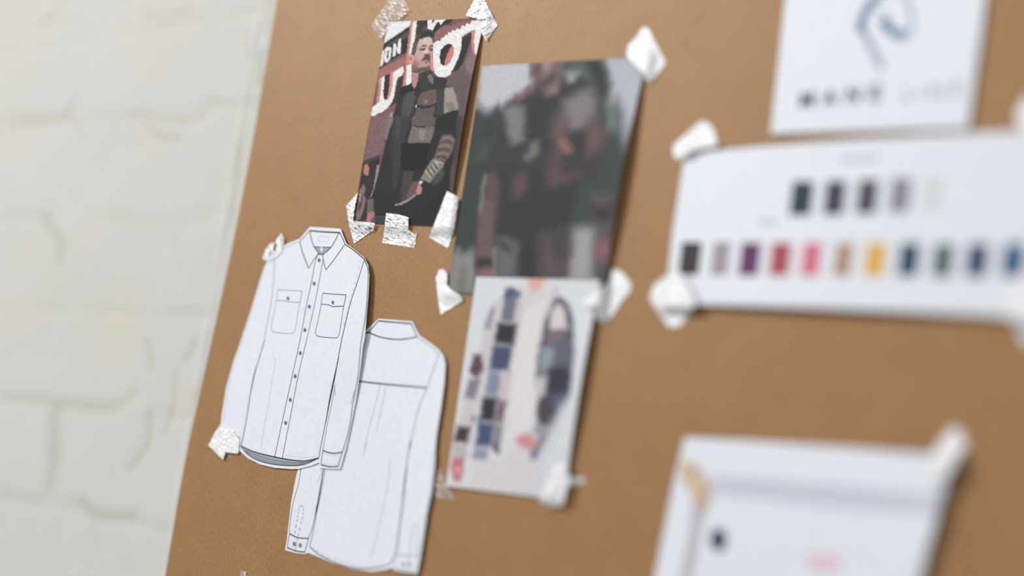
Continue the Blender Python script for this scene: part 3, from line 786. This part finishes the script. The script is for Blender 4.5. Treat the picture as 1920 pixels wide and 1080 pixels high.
cl.line(z8([(1085, 72), (1108, 125), (1132, 178)]), 1.8, 6, .00012)
cl.line(z8([(738, 143), (830, 180), (950, 200), (1050, 195), (1132, 178)]), 2.4, 6, .00012)
cl.build('collar', SH, sb)
bp_ = Draw(hback)     # back panel
bp_.fill(z8([(660, 540), (850, 562), (1050, 580), (1210, 595), (1150, 740), (1110, 900), (1072, 1080)]) + z9([(1052, 150), (1012, 480), (965, 850), (938, 945), (900, 985), (820, 1008), (700, 1020), (550, 998), (420, 948), (320, 893), (264, 840), (320, 560), (368, 330), (395, 150)]) + [(630, 780), (655, 700)], 0, .00002)
bp_.line(z8([(832, 572), (790, 740), (740, 930), (708, 1080)]), .9, 2)
bp_.line(z8([(880, 574), (850, 730), (800, 950)]), .8, 2)
bp_.line(z9([(722, -10), (708, 60), (695, 110)]), .8, 2)
bp_.line(z9([(916, 140), (900, 300), (850, 560), (800, 780), (752, 945)]), .9, 2)
bp_.line(z8([(1210, 595), (1150, 740), (1110, 900), (1072, 1090)]), 1.2, 6)
bp_.line(z9([(1078, -20), (1052, 150), (1038, 300), (1012, 480), (990, 650), (965, 850), (938, 945), (900, 985), (820, 1010), (700, 1022), (550, 1000), (420, 950), (320, 895), (262, 842)]), 1.9, 6)
bp_.line(z9([(1045, 180), (1020, 400), (1000, 560)]), 2.2, 6, taper=True)
bp_.line(z9([(285, 848), (400, 922), (560, 975), (700, 1004), (820, 995)]), .7, 1, dash=1)
bp_.line(z9([(395, 150), (368, 330), (320, 560), (290, 720), (262, 842)]), 1.3, 1)
bp_.line(z9([(382, 150), (360, 300), (325, 500), (300, 620)]), 3.0, 1, taper=True)
bp_.line(z9([(368, 230), (345, 270), (325, 330)]), .8, 2)
bp_.build('back_panel', SH, sb)
def back_sleeve(outer, inner, fillp, cuff, btns, slit, inkd):
    s = Draw(hback); s.fill(z9(fillp), 0)
    s.line(z9(outer), 1.3 if inkd == 1 else .9, inkd); s.line(z9(inner), 1.3, inkd)
    for sl in slit: s.line(z9(sl), 1.4, inkd, dash=(1 if inkd == 1 else 0))
    so = s.build('sleeve', SH, sb)
    c = Draw(hback); c.fill(z9(cuff), 0, .00007)
    w_ = (2.2, 1.4) if inkd == 1 else (1.8, 1.2)
    c.line(z9(cuff[0:3]), w_[0], inkd, .00012); c.line(z9(cuff[2:4]), w_[1], inkd, .00012); c.line(z9(cuff[3:6]), w_[0], inkd, .00012); c.line(z9([cuff[5], cuff[0]]), w_[1], inkd, .00012)
    c.line(z9(btns[2]), 1.0, inkd, .00012)
    cf = c.build('cuff', SH, so)
    for b_ in btns[:2]:
        d = Draw(hback); d.disc(z9([b_])[0], 3.0, 4.2, 2 if inkd != 1 else 1, .00014); d.disc(z9([b_])[0], 2.2, 3.3, 4, .00018)
        d.build('button', SH, cf)
back_sleeve([(192, 190), (172, 330), (130, 480), (102, 650), (98, 740)], [(320, 500), (300, 620), (280, 700), (250, 778)],
    [(200, 190), (370, 190), (345, 300), (320, 500), (285, 690), (250, 775), (170, 772), (98, 738), (104, 640), (130, 480), (172, 330)],
    [(98, 738), (170, 770), (252, 776), (222, 886), (150, 877), (80, 850)], [(137, 820), (185, 832), [(165, 770), (145, 870)]],
    [[(195, 507), (174, 540), (160, 620), (138, 748)], [(195, 507), (212, 540), (195, 640), (165, 770)]], 1)
back_sleeve([(1262, 60), (1240, 380), (1200, 580), (1170, 760), (1138, 915)], [(1045, 380), (1015, 560), (990, 760), (970, 905)],
    [(1060, 200), (1265, 60), (1240, 380), (1200, 580), (1170, 760), (1136, 912), (1050, 914), (972, 903), (995, 700), (1020, 500)],
    [(970, 905), (1050, 915), (1136, 915), (1110, 1036), (1050, 1034), (950, 1010)], [(1020, 985), (1070, 985), [(1065, 915), (1050, 1034)]],
    [[(1118, 655), (1096, 690), (1082, 800), (1068, 912)], [(1118, 655), (1138, 690), (1135, 800), (1125, 912)]], 2)

# front view
sf = empty('shirt_drawing_cutout', at(560, 650, 0))
tag(sf, 'cut-out line drawing of a buttoned shirt seen from the front with two chest pockets', 'drawing')
outl = z6([(905, 68), (1040, 76), (1165, 85), (1188, 150), (1212, 208), (1290, 268), (1362, 328), (1395, 390), (1406, 480), (1398, 640), (1382, 820), (1368, 1000)]) \
    + z7([(1247, 40), (1232, 180), (1212, 330), (1190, 480), (1150, 680), (1112, 850), (1072, 994), (990, 994), (906, 986), (908, 942), (850, 968), (745, 994), (690, 995), (560, 985), (450, 960), (350, 910), (286, 852), (268, 880), (190, 868), (118, 840), (130, 720), (150, 560), (182, 360), (240, 150), (288, 20)]) \
    + z6([(330, 1000), (400, 790), (470, 560), (515, 420), (552, 330), (640, 248), (730, 205), (820, 168)])
sheet('paper', outl, hfront, M_PAPER, sf)
bd = Draw(hfront)      # body linework
bd.fill(z6([(820, 190), (680, 250), (602, 302), (597, 500), (560, 800), (510, 1080)]) + z7([(435, 150), (370, 420), (300, 815), (400, 860), (560, 900), (700, 925), (800, 930), (900, 908), (955, 640), (1025, 290), (1082, 0)]) + z6([(1205, 880), (1310, 520), (1362, 350), (1200, 215), (1120, 180), (1010, 300), (940, 235)]), 0, .00002)
bd.line(z6([(820, 190), (740, 225), (680, 250), (602, 300)]), 1.4, 2)
bd.line(z6([(1200, 215), (1285, 275), (1365, 345)]), 2.0, 1)
bd.line(z6([(602, 305), (597, 500), (580, 700), (560, 800), (532, 950)]) + z7([(482, -10)]), 1.5, 2)
bd.line(z6([(622, 300), (612, 450), (605, 560)]), .8, 5)
bd.line(z7([(482, -10), (435, 150), (400, 260), (370, 420), (335, 640), (300, 815)]), 1.9, 1)
bd.line(z7([(430, 160), (395, 290), (360, 470)]), 2.8, 1, taper=True)

bd.line(z6([(1330, 350), (1288, 530), (1245, 690), (1190, 900)]), .8, 2, dash=1)
bd.line(z6([(1362, 350), (1310, 520), (1250, 700), (1205, 880)]) + z7([(1082, -10), (1055, 130), (1025, 290), (985, 480), (955, 640), (925, 790), (903, 908)]), 1.8, 1)
bd.line(z7([(1060, 120), (1022, 300), (985, 480), (958, 640)]), 4.2, 1, taper=True)
bd.line(z7([(1030, 340), (1028, 380), (1035, 425)]), .8, 1)
bd.line(z7([(568, 130), (512, 480), (472, 700), (455, 825)]), .9, 5)
bd.line(z6([(935, 236), (1010, 240), (1086, 241)]), 1.6, 1)
bd.build('body', SH, sf)
hm = Draw(hfront)
lo = [(300, 822), (350, 880), (440, 930), (560, 958), (700, 968), (800, 955), (903, 910)]
up = [(300, 815), (400, 860), (560, 900), (700, 925), (800, 930), (903, 908)]
hm.fill(z7(up + lo[::-1][1:-1]), 3)
hm.line(z7(up), 2.3, 1); hm.line(z7(lo), 1.8, 1)
hm.line(z7([(330, 850), (440, 895), (560, 928), (700, 945), (800, 942), (880, 922)]), .9, 1)
hm.line(z7([(340, 862), (440, 915), (560, 945), (700, 957), (790, 950)]), .6, 1)
hm.line(z7([(640, 888), (780, 905), (890, 893)]), .6, 5)
hm.build('hem', SH, sf)
def fsleeve(fillp, outer, inkd, w_):
    s = Draw(hfront); s.fill(fillp, 0); s.line(outer, w_, inkd); return s
s = fsleeve(z6([(1362, 352), (1392, 430), (1395, 520), (1375, 780), (1350, 960), (1340, 1080)]) + z7([(1225, 100), (1205, 300), (1170, 480), (1140, 680), (1086, 860), (1010, 870), (936, 850), (960, 660), (1000, 480), (1040, 300)]) + z6([(1170, 1080), (1210, 880), (1255, 700), (1315, 520)]),
            z6([(1365, 348), (1392, 420), (1396, 520), (1378, 780), (1350, 960)]) + z7([(1232, 20), (1222, 130), (1205, 300), (1170, 480), (1140, 680), (1088, 862)]), 1, 1.8)
s.line(z7([(1032, 340), (1002, 500), (968, 660), (936, 850)]), 1.2, 1)
s.line(z7([(1182, 380), (1170, 430), (1152, 490)]), .8, 1)
so = s.build('sleeve', SH, sf)
c = Draw(hfront); c.fill(z7([(936, 850), (1010, 872), (1086, 862), (1055, 972), (990, 976), (920, 960)]), 0, .00007)
c.line(z7([(934, 850), (1010, 872), (1088, 862)]), 2.3, 1, .00012); c.line(z7([(1086, 862), (1055, 973)]), 1.5, 1, .00012)
c.line(z7([(1056, 972), (990, 976), (920, 960)]), 2.2, 1, .00012); c.line(z7([(920, 961), (936, 850)]), 1.5, 1, .00012)
c.line(z7([(940, 876), (1010, 890), (1070, 884), (1052, 955), (990, 960), (935, 945)]), .6, 5, .00012, smooth=False)
c.build('cuff', SH, so)
s = fsleeve(z6([(600, 310), (560, 340), (535, 400), (480, 580), (410, 800), (345, 1000)]) + z7([(240, 200), (192, 400), (168, 600), (150, 700), (290, 740), (335, 620), (365, 420), (395, 260), (425, 150)]) + z6([(530, 940), (560, 790), (578, 690), (595, 500)]),
            z6([(602, 303), (560, 340), (530, 410), (480, 570), (410, 790), (345, 990)]) + z7([(262, 120), (235, 200), (190, 400), (165, 600), (152, 690)]), 5, 1.4)
so = s.build('sleeve', SH, sf)
c = Draw(hfront); c.fill(z7([(150, 702), (220, 735), (290, 745), (266, 868), (190, 858), (128, 832)]), 0, .00007)
c.line(z7([(150, 702), (220, 738), (290, 745)]), 1.8, 2, .00012); c.line(z7([(130, 830), (190, 858), (266, 868)]), 1.6, 2, .00012)
c.line(z7([(290, 745), (266, 868)]), 1.2, 2, .00012)
c.build('cuff', SH, so)
cl = Draw(hfront)
cl.fill(z6([(905, 102), (1150, 120), (1120, 180), (1085, 240), (1010, 238), (936, 233), (914, 165)]), 0)
cl.fill(z6([(938, 240), (1082, 244), (1020, 300), (985, 300)]), 3)
cl.line(z6([(905, 102), (1030, 112), (1155, 118)]), 3.0, 1)
cl.line(z6([(905, 98), (860, 150), (820, 190), (840, 275), (895, 420)]), 1.6, 1, smooth=False)
cl.line(z6([(820, 190), (836, 265), (862, 340), (895, 420)]), 1.6, 1)
cl.line(z6([(895, 420), (935, 350), (972, 300)]), 1.7, 1)
cl.line(z6([(905, 100), (914, 165), (940, 235), (985, 300)]), 2.0, 1)
cl.line(z6([(1155, 115), (1180, 165), (1200, 215), (1120, 330), (1040, 433)]), 1.9, 1, smooth=False)
cl.line(z6([(1040, 433), (1022, 370), (1012, 305)]), 1.7, 1)
cl.line(z6([(1150, 118), (1120, 180), (1080, 245), (1018, 300)]), 2.0, 1)
cl.line(z6([(972, 300), (1022, 302)]), 2.0, 1)
cl.disc(z6([(1003, 258)])[0], 2.2, 4.4, 0, .00012)
co_ = cl.build('collar', SH, sf)
lb = Draw(hfront)
for a, b_ in (((980, 148), (1065, 152)), ((1065, 152), (1058, 198)), ((1058, 198), (975, 192)), ((975, 192), (980, 148))): lb.line(z6([a, b_]), 1.0, 5, .00012)
lb.build('neck_label', SH, co_)
pk = Draw(hfront)
pk.fill(z6([(975, 310), (1012, 312), (1015, 350), (945, 720), (870, 1080)]) + z7([(745, 260), (620, 905), (560, 898), (655, 460), (755, 0)]) + z6([(870, 760), (925, 500), (950, 360)]), 0)
pk.line(z6([(972, 305), (950, 360), (925, 500), (870, 760)]) + z7([(755, 5), (655, 460), (560, 902)]), 1.6, 1)
pk.line(z6([(1012, 312), (1014, 350), (980, 540), (945, 720)]) + z7([(805, 5), (745, 260), (680, 600), (620, 908)]), 1.4, 1)
pko = pk.build('placket', SH, sf)
for bxy in z6([(982, 350), (940, 548), (900, 742), (862, 940)]) + z7([(760, 92), (720, 272), (682, 456), (646, 636)]):
    d = Draw(hfront); d.disc(bxy, 2.9, 4.2, 4, .00013); d.disc(bxy, 1.1, 1.7, 1, .00017); d.build('button', SH, pko)
for flap, pocket, btn, ink, wd in (
    ([(635, 600), (740, 606), (838, 612), (820, 706), (775, 706), (725, 700), (690, 692), (620, 690)], [(620, 692), (605, 780), (580, 905), (584, 940), (610, 958), (740, 970), (770, 955), (782, 920), (800, 820), (820, 706)], (720, 672), 2, 1.5),
    ([(1012, 630), (1110, 637), (1210, 643), (1190, 738), (1140, 739), (1095, 741), (1060, 727), (1000, 722)], [(1000, 722), (980, 830), (953, 945), (958, 978), (985, 995), (1115, 1006), (1142, 992), (1155, 955), (1172, 850), (1190, 738)], (1098, 708), 1, 1.3)):
    d = Draw(hfront); d.fill(z6(pocket), 0); d.line(z6(pocket), wd, ink)
    po = d.build('pocket', SH, sf)
    d = Draw(hfront); d.fill(z6(flap), 0, .00007)
    for i0, i1 in ((0, 3), (2, 4), (3, 8)): d.line(z6(flap[i0:i1]), wd+.2, ink, .00012)
    d.line(z6([flap[-1], flap[0]]), wd, ink, .00012)
    fo_ = d.build('pocket_flap', SH, po)
    d = Draw(hfront); d.disc(z6([btn])[0], 2.7, 4.0, 4, .00016); d.disc(z6([btn])[0], 1.0, 1.6, 1, .0002); d.build('button', SH, fo_)

# ------------------------------------------------------------------ cards on the right
def flat(h, lift=0.0, x0=0, x1=1, p=3):
    return lambda x, z: h + lift*max(0, min(1.2, (x-x0)/(x1-x0)))**p
def text_mesh(name, txt, origin, right, up, size, m, parent, hf, bold=0.0, space=1.15):
    """lettering laid on the sheet; right and up are directions on the board"""
    cu = bpy.data.curves.new(name, 'FONT'); cu.body = txt; cu.size = 1.0; cu.offset = bold; cu.space_character = space
    ob = bpy.data.objects.new(name, cu); COL.objects.link(ob)
    bpy.context.view_layer.update()
    me0 = bpy.data.meshes.new_from_object(ob.evaluated_get(bpy.context.evaluated_depsgraph_get()))
    bpy.data.objects.remove(ob); bpy.data.curves.remove(cu)
    V = []
    for v in me0.vertices:
        p = origin + right*(v.co.x*size) + up*(v.co.y*size)
        V.append(Vector((p.x, -(hf(p.x, p.z)+.0001), p.z)))
    Fs = [list(p.vertices) for p in me0.polygons]
    bpy.data.meshes.remove(me0)
    return link(name, V, Fs, m, parent)
def basis(p0, p1):
    r = (at(*p1)-at(*p0)); r.y = 0; Lr = r.length; r.normalize(); return r, Vector((-r.z, 0, r.x)), Lr

lg = empty('logo_card', at(1640, 100, 0))
tag(lg, 'white card with blue-grey emblem and two words, at the top above the colour chart', 'card')
hl = flat(.0016, .0, 0, 1)
ub = at(1630, 245)
hl = lambda x, z: .0022
sheet('card', [(1492, -190), (1880, -205), (1848, 0), (1815, 241), (1630, 246), (1445, 251), (1472, 0)], hl, M_PAPER2, lg, .0004, 30)
M_BLUE = simple('blue_grey_ink', (108, 136, 166)); M_BLUEL = simple('pale_blue_ink', (158, 176, 200)); M_LAV = simple('lavender_ink', (160, 160, 186))
Lz = zf(3.692, 1400, 0)
d = Draw(hl); LM = [M_BLUE, M_BLUEL, M_LAV]
d.line(Lz([(1010, -130), (950, -70), (880, 0), (820, 90), (790, 180), (800, 215)]), 15, 0)
d.line(Lz([(800, 205), (850, 300), (900, 390), (935, 480)]), 10, 2)
d.line(Lz([(940, 130), (975, 190), (1040, 235), (1095, 225)]), 14, 0)
d.line(Lz([(1060, -120), (1110, 0), (1140, 120), (1130, 220), (1060, 290)]), 7, 1)
d.line(Lz([(880, 60), (960, 100), (990, 170)]), 4, 1)
d.build('emblem', LM, lg)
r_, u_, Lr = basis((1490, 207), (1648, 192))
M_TXT = simple('dark_text_ink', (70, 66, 86)); M_TXTL = simple('light_text_ink', (168, 166, 184))
text_mesh('lettering', 'MANE', at(1500, 204), r_, u_, .0135, M_TXT, lg, hl, .035, 1.75)
text_mesh('lettering', 'LINE', at(1694, 192), r_, u_, .0125, M_TXTL, lg, hl, .01, 1.5)

pc = empty('colour_chart', at(1600, 420, 0))
tag(pc, 'wide white colour chart sheet with two rows of swatches', 'chart')
x0_, x1_ = c3(1260, 420)[0], c3(1960, 420)[0]
hp = lambda x, z: .0030 + .0025*math.sin(math.pi*min(max((x-x0_)/(x1_-x0_), 0), 1))
sheet('sheet', [(1290, 287), (1420, 275), (1600, 262), (1780, 251), (1975, 243), (1962, 420), (1945, 600), (1850, 592), (1700, 584), (1550, 578), (1400, 573), (1252, 570), (1250, 540), (1262, 430), (1276, 340), (1282, 300)], hp, M_PAPER2, pc, .0003, 30)
def swatch(c, w_, h_, rgb):
    d = Draw(hp); sl = -.12
    d.fill([(c[0]-w_/2-sl*h_/2, c[1]-h_/2), (c[0]+w_/2-sl*h_/2, c[1]-h_/2), (c[0]+w_/2+sl*h_/2, c[1]+h_/2), (c[0]-w_/2+sl*h_/2, c[1]+h_/2)], 0)
    return d.build('colour_swatch', [simple('swatch_ink', rgb, .5, .25)], pc)
for c, w_, rgb, lab in [((1503, 372), 40, (24, 42, 60), 'darkest navy swatch'), ((1565, 371), 38, (58, 56, 80), 'dark indigo swatch'), ((1626, 369), 38, (78, 66, 82), 'dark mauve grey swatch'), ((1688, 366), 38, (140, 134, 150), 'mid grey swatch'), ((1748, 364), 34, (214, 217, 219), 'palest grey swatch')]:
    swatch(c, w_, 64, rgb)['label'] = lab
for c, w_, rgb, lab in [((1294, 485), 38, (50, 38, 44), 'near-black swatch'), ((1351, 485), 32, (158, 148, 158), 'grey swatch'), ((1406, 486), 37, (98, 38, 92), 'purple swatch'), ((1463, 486), 37, (170, 70, 82), 'red swatch'),
        ((1521, 486), 35, (212, 112, 136), 'pink swatch'), ((1581, 487), 33, (176, 140, 120), 'tan swatch'), ((1641, 487), 38, (222, 172, 78), 'yellow swatch'), ((1704, 487), 38, (18, 70, 94), 'dark teal swatch'),
        ((1768, 488), 36, (70, 94, 90), 'grey green swatch'), ((1832, 488), 38, (30, 44, 98), 'navy swatch'), ((1900, 488), 40, (20, 84, 124), 'blue swatch')]:
    swatch(c, w_, 62, rgb)['label'] = lab
d = Draw(hp)
for k in range(5): d.line([(1580+k*14, 300-k*.9), (1589+k*14, 299.4-k*.9)], 8, 0)
d.build('caption_text', [simple('caption_ink', (176, 176, 190))], pc); d = Draw(hp)
for k in range(3): d.line([(1425+k*11, 416), (1433+k*11, 415.5)], 6, 0)
d.build('caption_text', [simple('caption_ink', (176, 176, 190))], pc)

bs = empty('paper_sheet', at(1500, 960, 0))
tag(bs, 'white sheet with lavender band and small dark dot, below the colour chart', 'paper')
bx0, bx1 = c3(1260, 950)[0], c3(1780, 950)[0]
hb = lambda x, z: .0030 + .0035*max(0, min(1, (x-bx0)/(bx1-bx0)))**3
sheet('backing_sheet', [(1284, 820), (1400, 826), (1600, 840), (1790, 856), (1765, 940), (1728, 1080), (1690, 1250), (1192, 1250), (1228, 1080), (1262, 910)], hb, M_PAPER2, bs, .0004, 40)
hb2 = lambda x, z: hb(x, z)+.0007
o = sheet('front_sheet', [(1335, 880), (1500, 893), (1768, 915), (1752, 985), (1722, 1080), (1684, 1248), (1258, 1248), (1300, 1080), (1326, 940)], hb2, M_PAPER, bs, .0004, 40)
d = Draw(hb2); d.fill([(1336, 890), (1500, 902), (1764, 926), (1756, 966), (1600, 957), (1480, 943), (1330, 927)], 0)  # lavender-grey band across the top of the front sheet
d.build('lavender_band', [simple('band_tone', (203, 205, 218))], bs)
d = Draw(hb2); d.disc((1347, 1012), 15, 22, 0); d.build('printed_dot', [simple('dot_ink', (36, 30, 74))], bs)
d = Draw(hb2); d.fill([(1508, 1038), (1575, 1040), (1580, 1070), (1520, 1072)], 0); d.build('printed_mark', [simple('pink_mark_ink', (226, 196, 212))], bs)['label'] = 'faint pink printed mark'
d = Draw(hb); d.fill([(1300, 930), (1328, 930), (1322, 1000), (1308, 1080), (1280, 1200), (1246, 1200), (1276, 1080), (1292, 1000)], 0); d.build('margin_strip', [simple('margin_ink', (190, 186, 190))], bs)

# ------------------------------------------------------------------ tape
random.seed(3)
def tape(outline, h, mt, label, ang=0.0, amp=.0005, torn=1.2, seed=0, over=None):
    """one crinkled strip; ang = direction of the strip on the board in degrees"""
    pts = [Vector(p) for p in outline]; dense = []
    for i, p in enumerate(pts):
        q_ = pts[(i+1) % len(pts)]; n_ = max(1, int((q_-p).length/2.2))
        for k in range(n_):
            r = p.lerp(q_, k/n_)
            nz_ = noise.noise(Vector((r.x*.35, r.y*.35, seed)))*torn*(0.4+abs(noise.noise(Vector((r.x*.05, r.y*.05, seed+3))))*2)
            dense.append(r+Vector((nz_, nz_*.6)))
    nb = len(dense); poly = [(p.x, p.y) for p in dense]; allp = list(dense); step = 2.6
    xs = [p.x for p in dense]; ys = [p.y for p in dense]
    y = min(ys)
    while y < max(ys):
        x = min(xs)
        while x < max(xs):
            if inside(x, y, poly): allp.append(Vector((x+random.uniform(-.6, .6), y+random.uniform(-.6, .6))))
            x += step
        y += step
    vo, eo, fo, *_ = delaunay_2d_cdt(allp, [(i, (i+1) % nb) for i in range(nb)], [], 1, 1e-4)
    over = list(over) if over else None
    ca, sa = math.cos(math.radians(ang)), math.sin(math.radians(ang))
    V = []; UV = []
    for p in vo:
        b_ = at(p.x, p.y, 0)
        u = b_.x*ca+b_.z*sa; v = -b_.x*sa+b_.z*ca
        r = abs(noise.noise(Vector((u*520, v*90, seed)))) + .5*abs(noise.noise(Vector((u*1300, v*300, seed+9))))
        hb_ = h
        if over is not None:
            if not inside(p.x, p.y, over):
                dmin = min(((p - a_.lerp(b2, max(0, min(1, (p-a_).dot(b2-a_)/(b2-a_).length_squared)))).length) for a_, b2 in zip([Vector(q) for q in over], [Vector(q) for q in over[1:]+over[:1]]))
                k_ = smooth01(dmin/26); hb_ = h*(1-k_) + .0003*k_
        hh = hb_ + amp*r
        V.append(at(p.x, p.y, hh)); UV.append((u, v))
    n_ = len(V); Fc = []
    for f in fo:
        f = list(f)
        if (V[f[1]]-V[f[0]]).cross(V[f[2]]-V[f[0]]).y > 0: f.reverse()
        Fc.append(f)
    c = sum(V, Vector())/n_
    o = link('tape_piece', [v-c for v in V], Fc, mt, None, uv=UV)
    o.location = c
    sm = o.modifiers.new('film', 'SOLIDIFY'); sm.thickness = .00005; sm.offset = 0
    tag(o, label, 'tape', 'tape pieces holding the prints')
    return o
tape([(735, -8), (696, 47), (712, 73), (722, 64), (731, 40), (747, 38), (768, 20), (757, -8)], .0022, M_TAPE_S, 'crinkled clear tape on top left corner of the bearded man print', 62, seed=1, over=[(727.8, 41), (908.5, 33.5), (840.2, 424.5), (661.4, 416.5)], torn=2.5)
tape([(893, -8), (873, 29), (890, 34), (905, 38), (903, 62), (911, 77), (933, 47), (912, 6), (904, -8)], .0024, M_TAPE, 'crinkled clear tape on top right corner of the bearded man print', 110, seed=2, over=[(727.8, 41), (908.5, 33.5), (840.2, 424.5), (661.4, 416.5)])
tape([(671, 361), (649, 385), (655, 425), (664, 457), (700, 432), (703, 418), (662, 414), (666, 385)], .0026, M_TAPE, 'crinkled clear tape on bottom left corner of the bearded man print', 70, seed=3, over=[(727.8, 41), (908.5, 33.5), (840.2, 424.5), (661.4, 416.5)])
tape([(724, 399), (720, 435), (716.5, 456), (777, 465), (782, 433), (778, 440), (765, 430), (766, 408), (748, 402)], .0026, M_TAPE, 'squarish tape at the middle of the bearded man print bottom edge', 72, seed=4, over=[(727.8, 41), (908.5, 33.5), (840.2, 424.5), (661.4, 416.5)])
tape([(838, 358), (824, 395), (804, 445), (840, 465), (852, 430), (860, 370)], .0042, M_TAPE_W, 'white tape on bottom right corner of the bearded man print', 68, seed=5, over=[(727.8, 41), (908.5, 33.5), (840.2, 424.5), (661.4, 416.5)], amp=.0008)
tape([(517, 452), (527, 437), (533, 447), (529, 470), (519, 482), (504, 490), (492, 486), (497, 470), (507, 456), (515, 455), (511, 470), (516, 470), (519, 460)], .0016, M_TAPE, 'tiny curled tape on left shoulder of the front shirt drawing', 45, seed=6, torn=1)
tape([(416, 793), (402, 812), (391, 835), (418, 862), (423, 848), (447, 850), (449, 826), (436, 806)], .0016, M_TAPE_D, 'small white tape on left cuff of the front shirt drawing', 35, seed=7, torn=.8, amp=.0008)
tape([(1210.9, 50.4), (1218.7, 58.1), (1227.8, 77.6), (1248.5, 117.8), (1234.3, 135.9), (1223.9, 151.5), (1212.2, 152.8), (1207.0, 135.9), (1183.7, 117.8), (1174.6, 102.2), (1178.5, 84.1), (1194.1, 68.5), (1201.9, 54.3)], .0034, M_TAPE_D, 'white tape on top right corner of the large dim print', 100, seed=8, over=[(904.5, 123), (1213, 107), (1131, 562), (838, 548)])
tape([(824, 505), (817, 520), (822, 565), (826, 590), (868, 564), (862, 553), (845, 543), (838, 534), (838, 512), (832, 505)], .0026, M_TAPE_W, 'bent tape on bottom left corner of the large dim print', 70, seed=9, over=[(904.5, 123), (1213, 107), (1131, 562), (838, 548)])
tape([(1149.1, 505.7), (1163.5, 508.1), (1182.8, 530.9), (1180.4, 547.8), (1164.7, 564.6), (1151.5, 586.3), (1134.6, 605.6), (1120.2, 602.0), (1116.6, 589.9), (1120.2, 573.1), (1108.2, 574.3), (1099.7, 575.5), (1093.7, 562.2), (1117.8, 546.6), (1144.3, 526.1)], .0064, M_TAPE_D, 'white tape on top right corner of the patchwork shirt print', 60, seed=10, over=[(893, 519), (1126, 526), (1057, 938), (835.5, 911)])
tape([(820, 878), (829, 880), (832, 902), (838, 912), (846, 924), (853, 936), (818, 933), (816, 905)], .0030, M_TAPE_S, 'frayed clear tape on bottom left corner of the patchwork shirt print', 80, seed=11, over=[(893, 519), (1126, 526), (1057, 938), (835.5, 911)], torn=3)
tape([(1040, 872), (1062, 868), (1066, 893), (1096, 896), (1092, 908), (1063, 912), (1055, 950), (1030, 952), (1010, 938), (1024, 912)], .0052, M_TAPE, 'thin shiny tape on bottom right corner of the patchwork shirt print', 75, seed=12, over=[(893, 519), (1126, 526), (1057, 938), (835.5, 911)], torn=2)
tape([(1322.6, 227.0), (1336.1, 238.6), (1346.5, 273.2), (1295.7, 282.9), (1274.4, 301.0), (1262.9, 292.5), (1262.1, 273.2), (1287.9, 250.1), (1311.1, 228.9)], .0070, M_TAPE_D, 'white tape on upper left corner of the colour chart', 30, seed=13, over=[(1290, 287), (1975, 243), (1945, 600), (1252, 570)])
tape([(1245.5, 519.2), (1272.5, 508.4), (1295.7, 547.0), (1304.1, 570.1), (1276.4, 609.4), (1257.1, 614.4), (1239.8, 593.2), (1217.8, 558.5), (1226.3, 535.4)], .0070, M_TAPE_D, 'white tape on lower left corner of the colour chart', 120, seed=14, over=[(1290, 287), (1975, 243), (1945, 600), (1252, 570)])
tape([(1925, 178), (1904, 215), (1915, 245), (1950, 262), (1975, 230)], .0070, M_TAPE_D, 'white tape on upper right corner of the colour chart', 120, seed=15, over=[(1290, 287), (1975, 243), (1945, 600), (1252, 570)])
tape([(1925, 510), (1872, 552), (1890, 590), (1925, 650), (1985, 620), (1975, 540)], .0070, M_TAPE_D, 'large white tape on lower right corner of the colour chart', 60, seed=16, over=[(1290, 287), (1975, 243), (1945, 600), (1252, 570)])
tape([(1785, 800), (1760, 835), (1735, 868), (1745, 905), (1770, 900), (1800, 860), (1812, 836), (1800, 806)], .0082, M_TAPE_D, 'white tape on upper right corner of the sheet with lavender band', 65, seed=17, over=[(1284, 820), (1790, 856), (1690, 1250), (1192, 1250)])
tape([(1278, 862), (1302, 868), (1326, 905), (1328, 935), (1318, 962), (1306, 950), (1290, 915), (1276, 895)], .0046, M_TAPE_T, 'tan tape on upper left corner of the sheet with lavender band', 70, seed=18)
tape([(452, 1070), (462, 1072), (466, 1086), (450, 1092)], .0008, M_TAPE_S, 'scrap of clear tape alone at the bottom of the kraft board', 30, seed=19, torn=2)

# ------------------------------------------------------------------ view
SC.view_settings.view_transform = 'Standard'
SC.view_settings.look = 'None'
SC.view_settings.gamma = 1
SC.view_settings.use_curve_mapping = False
SC.view_settings.exposure = 0.07
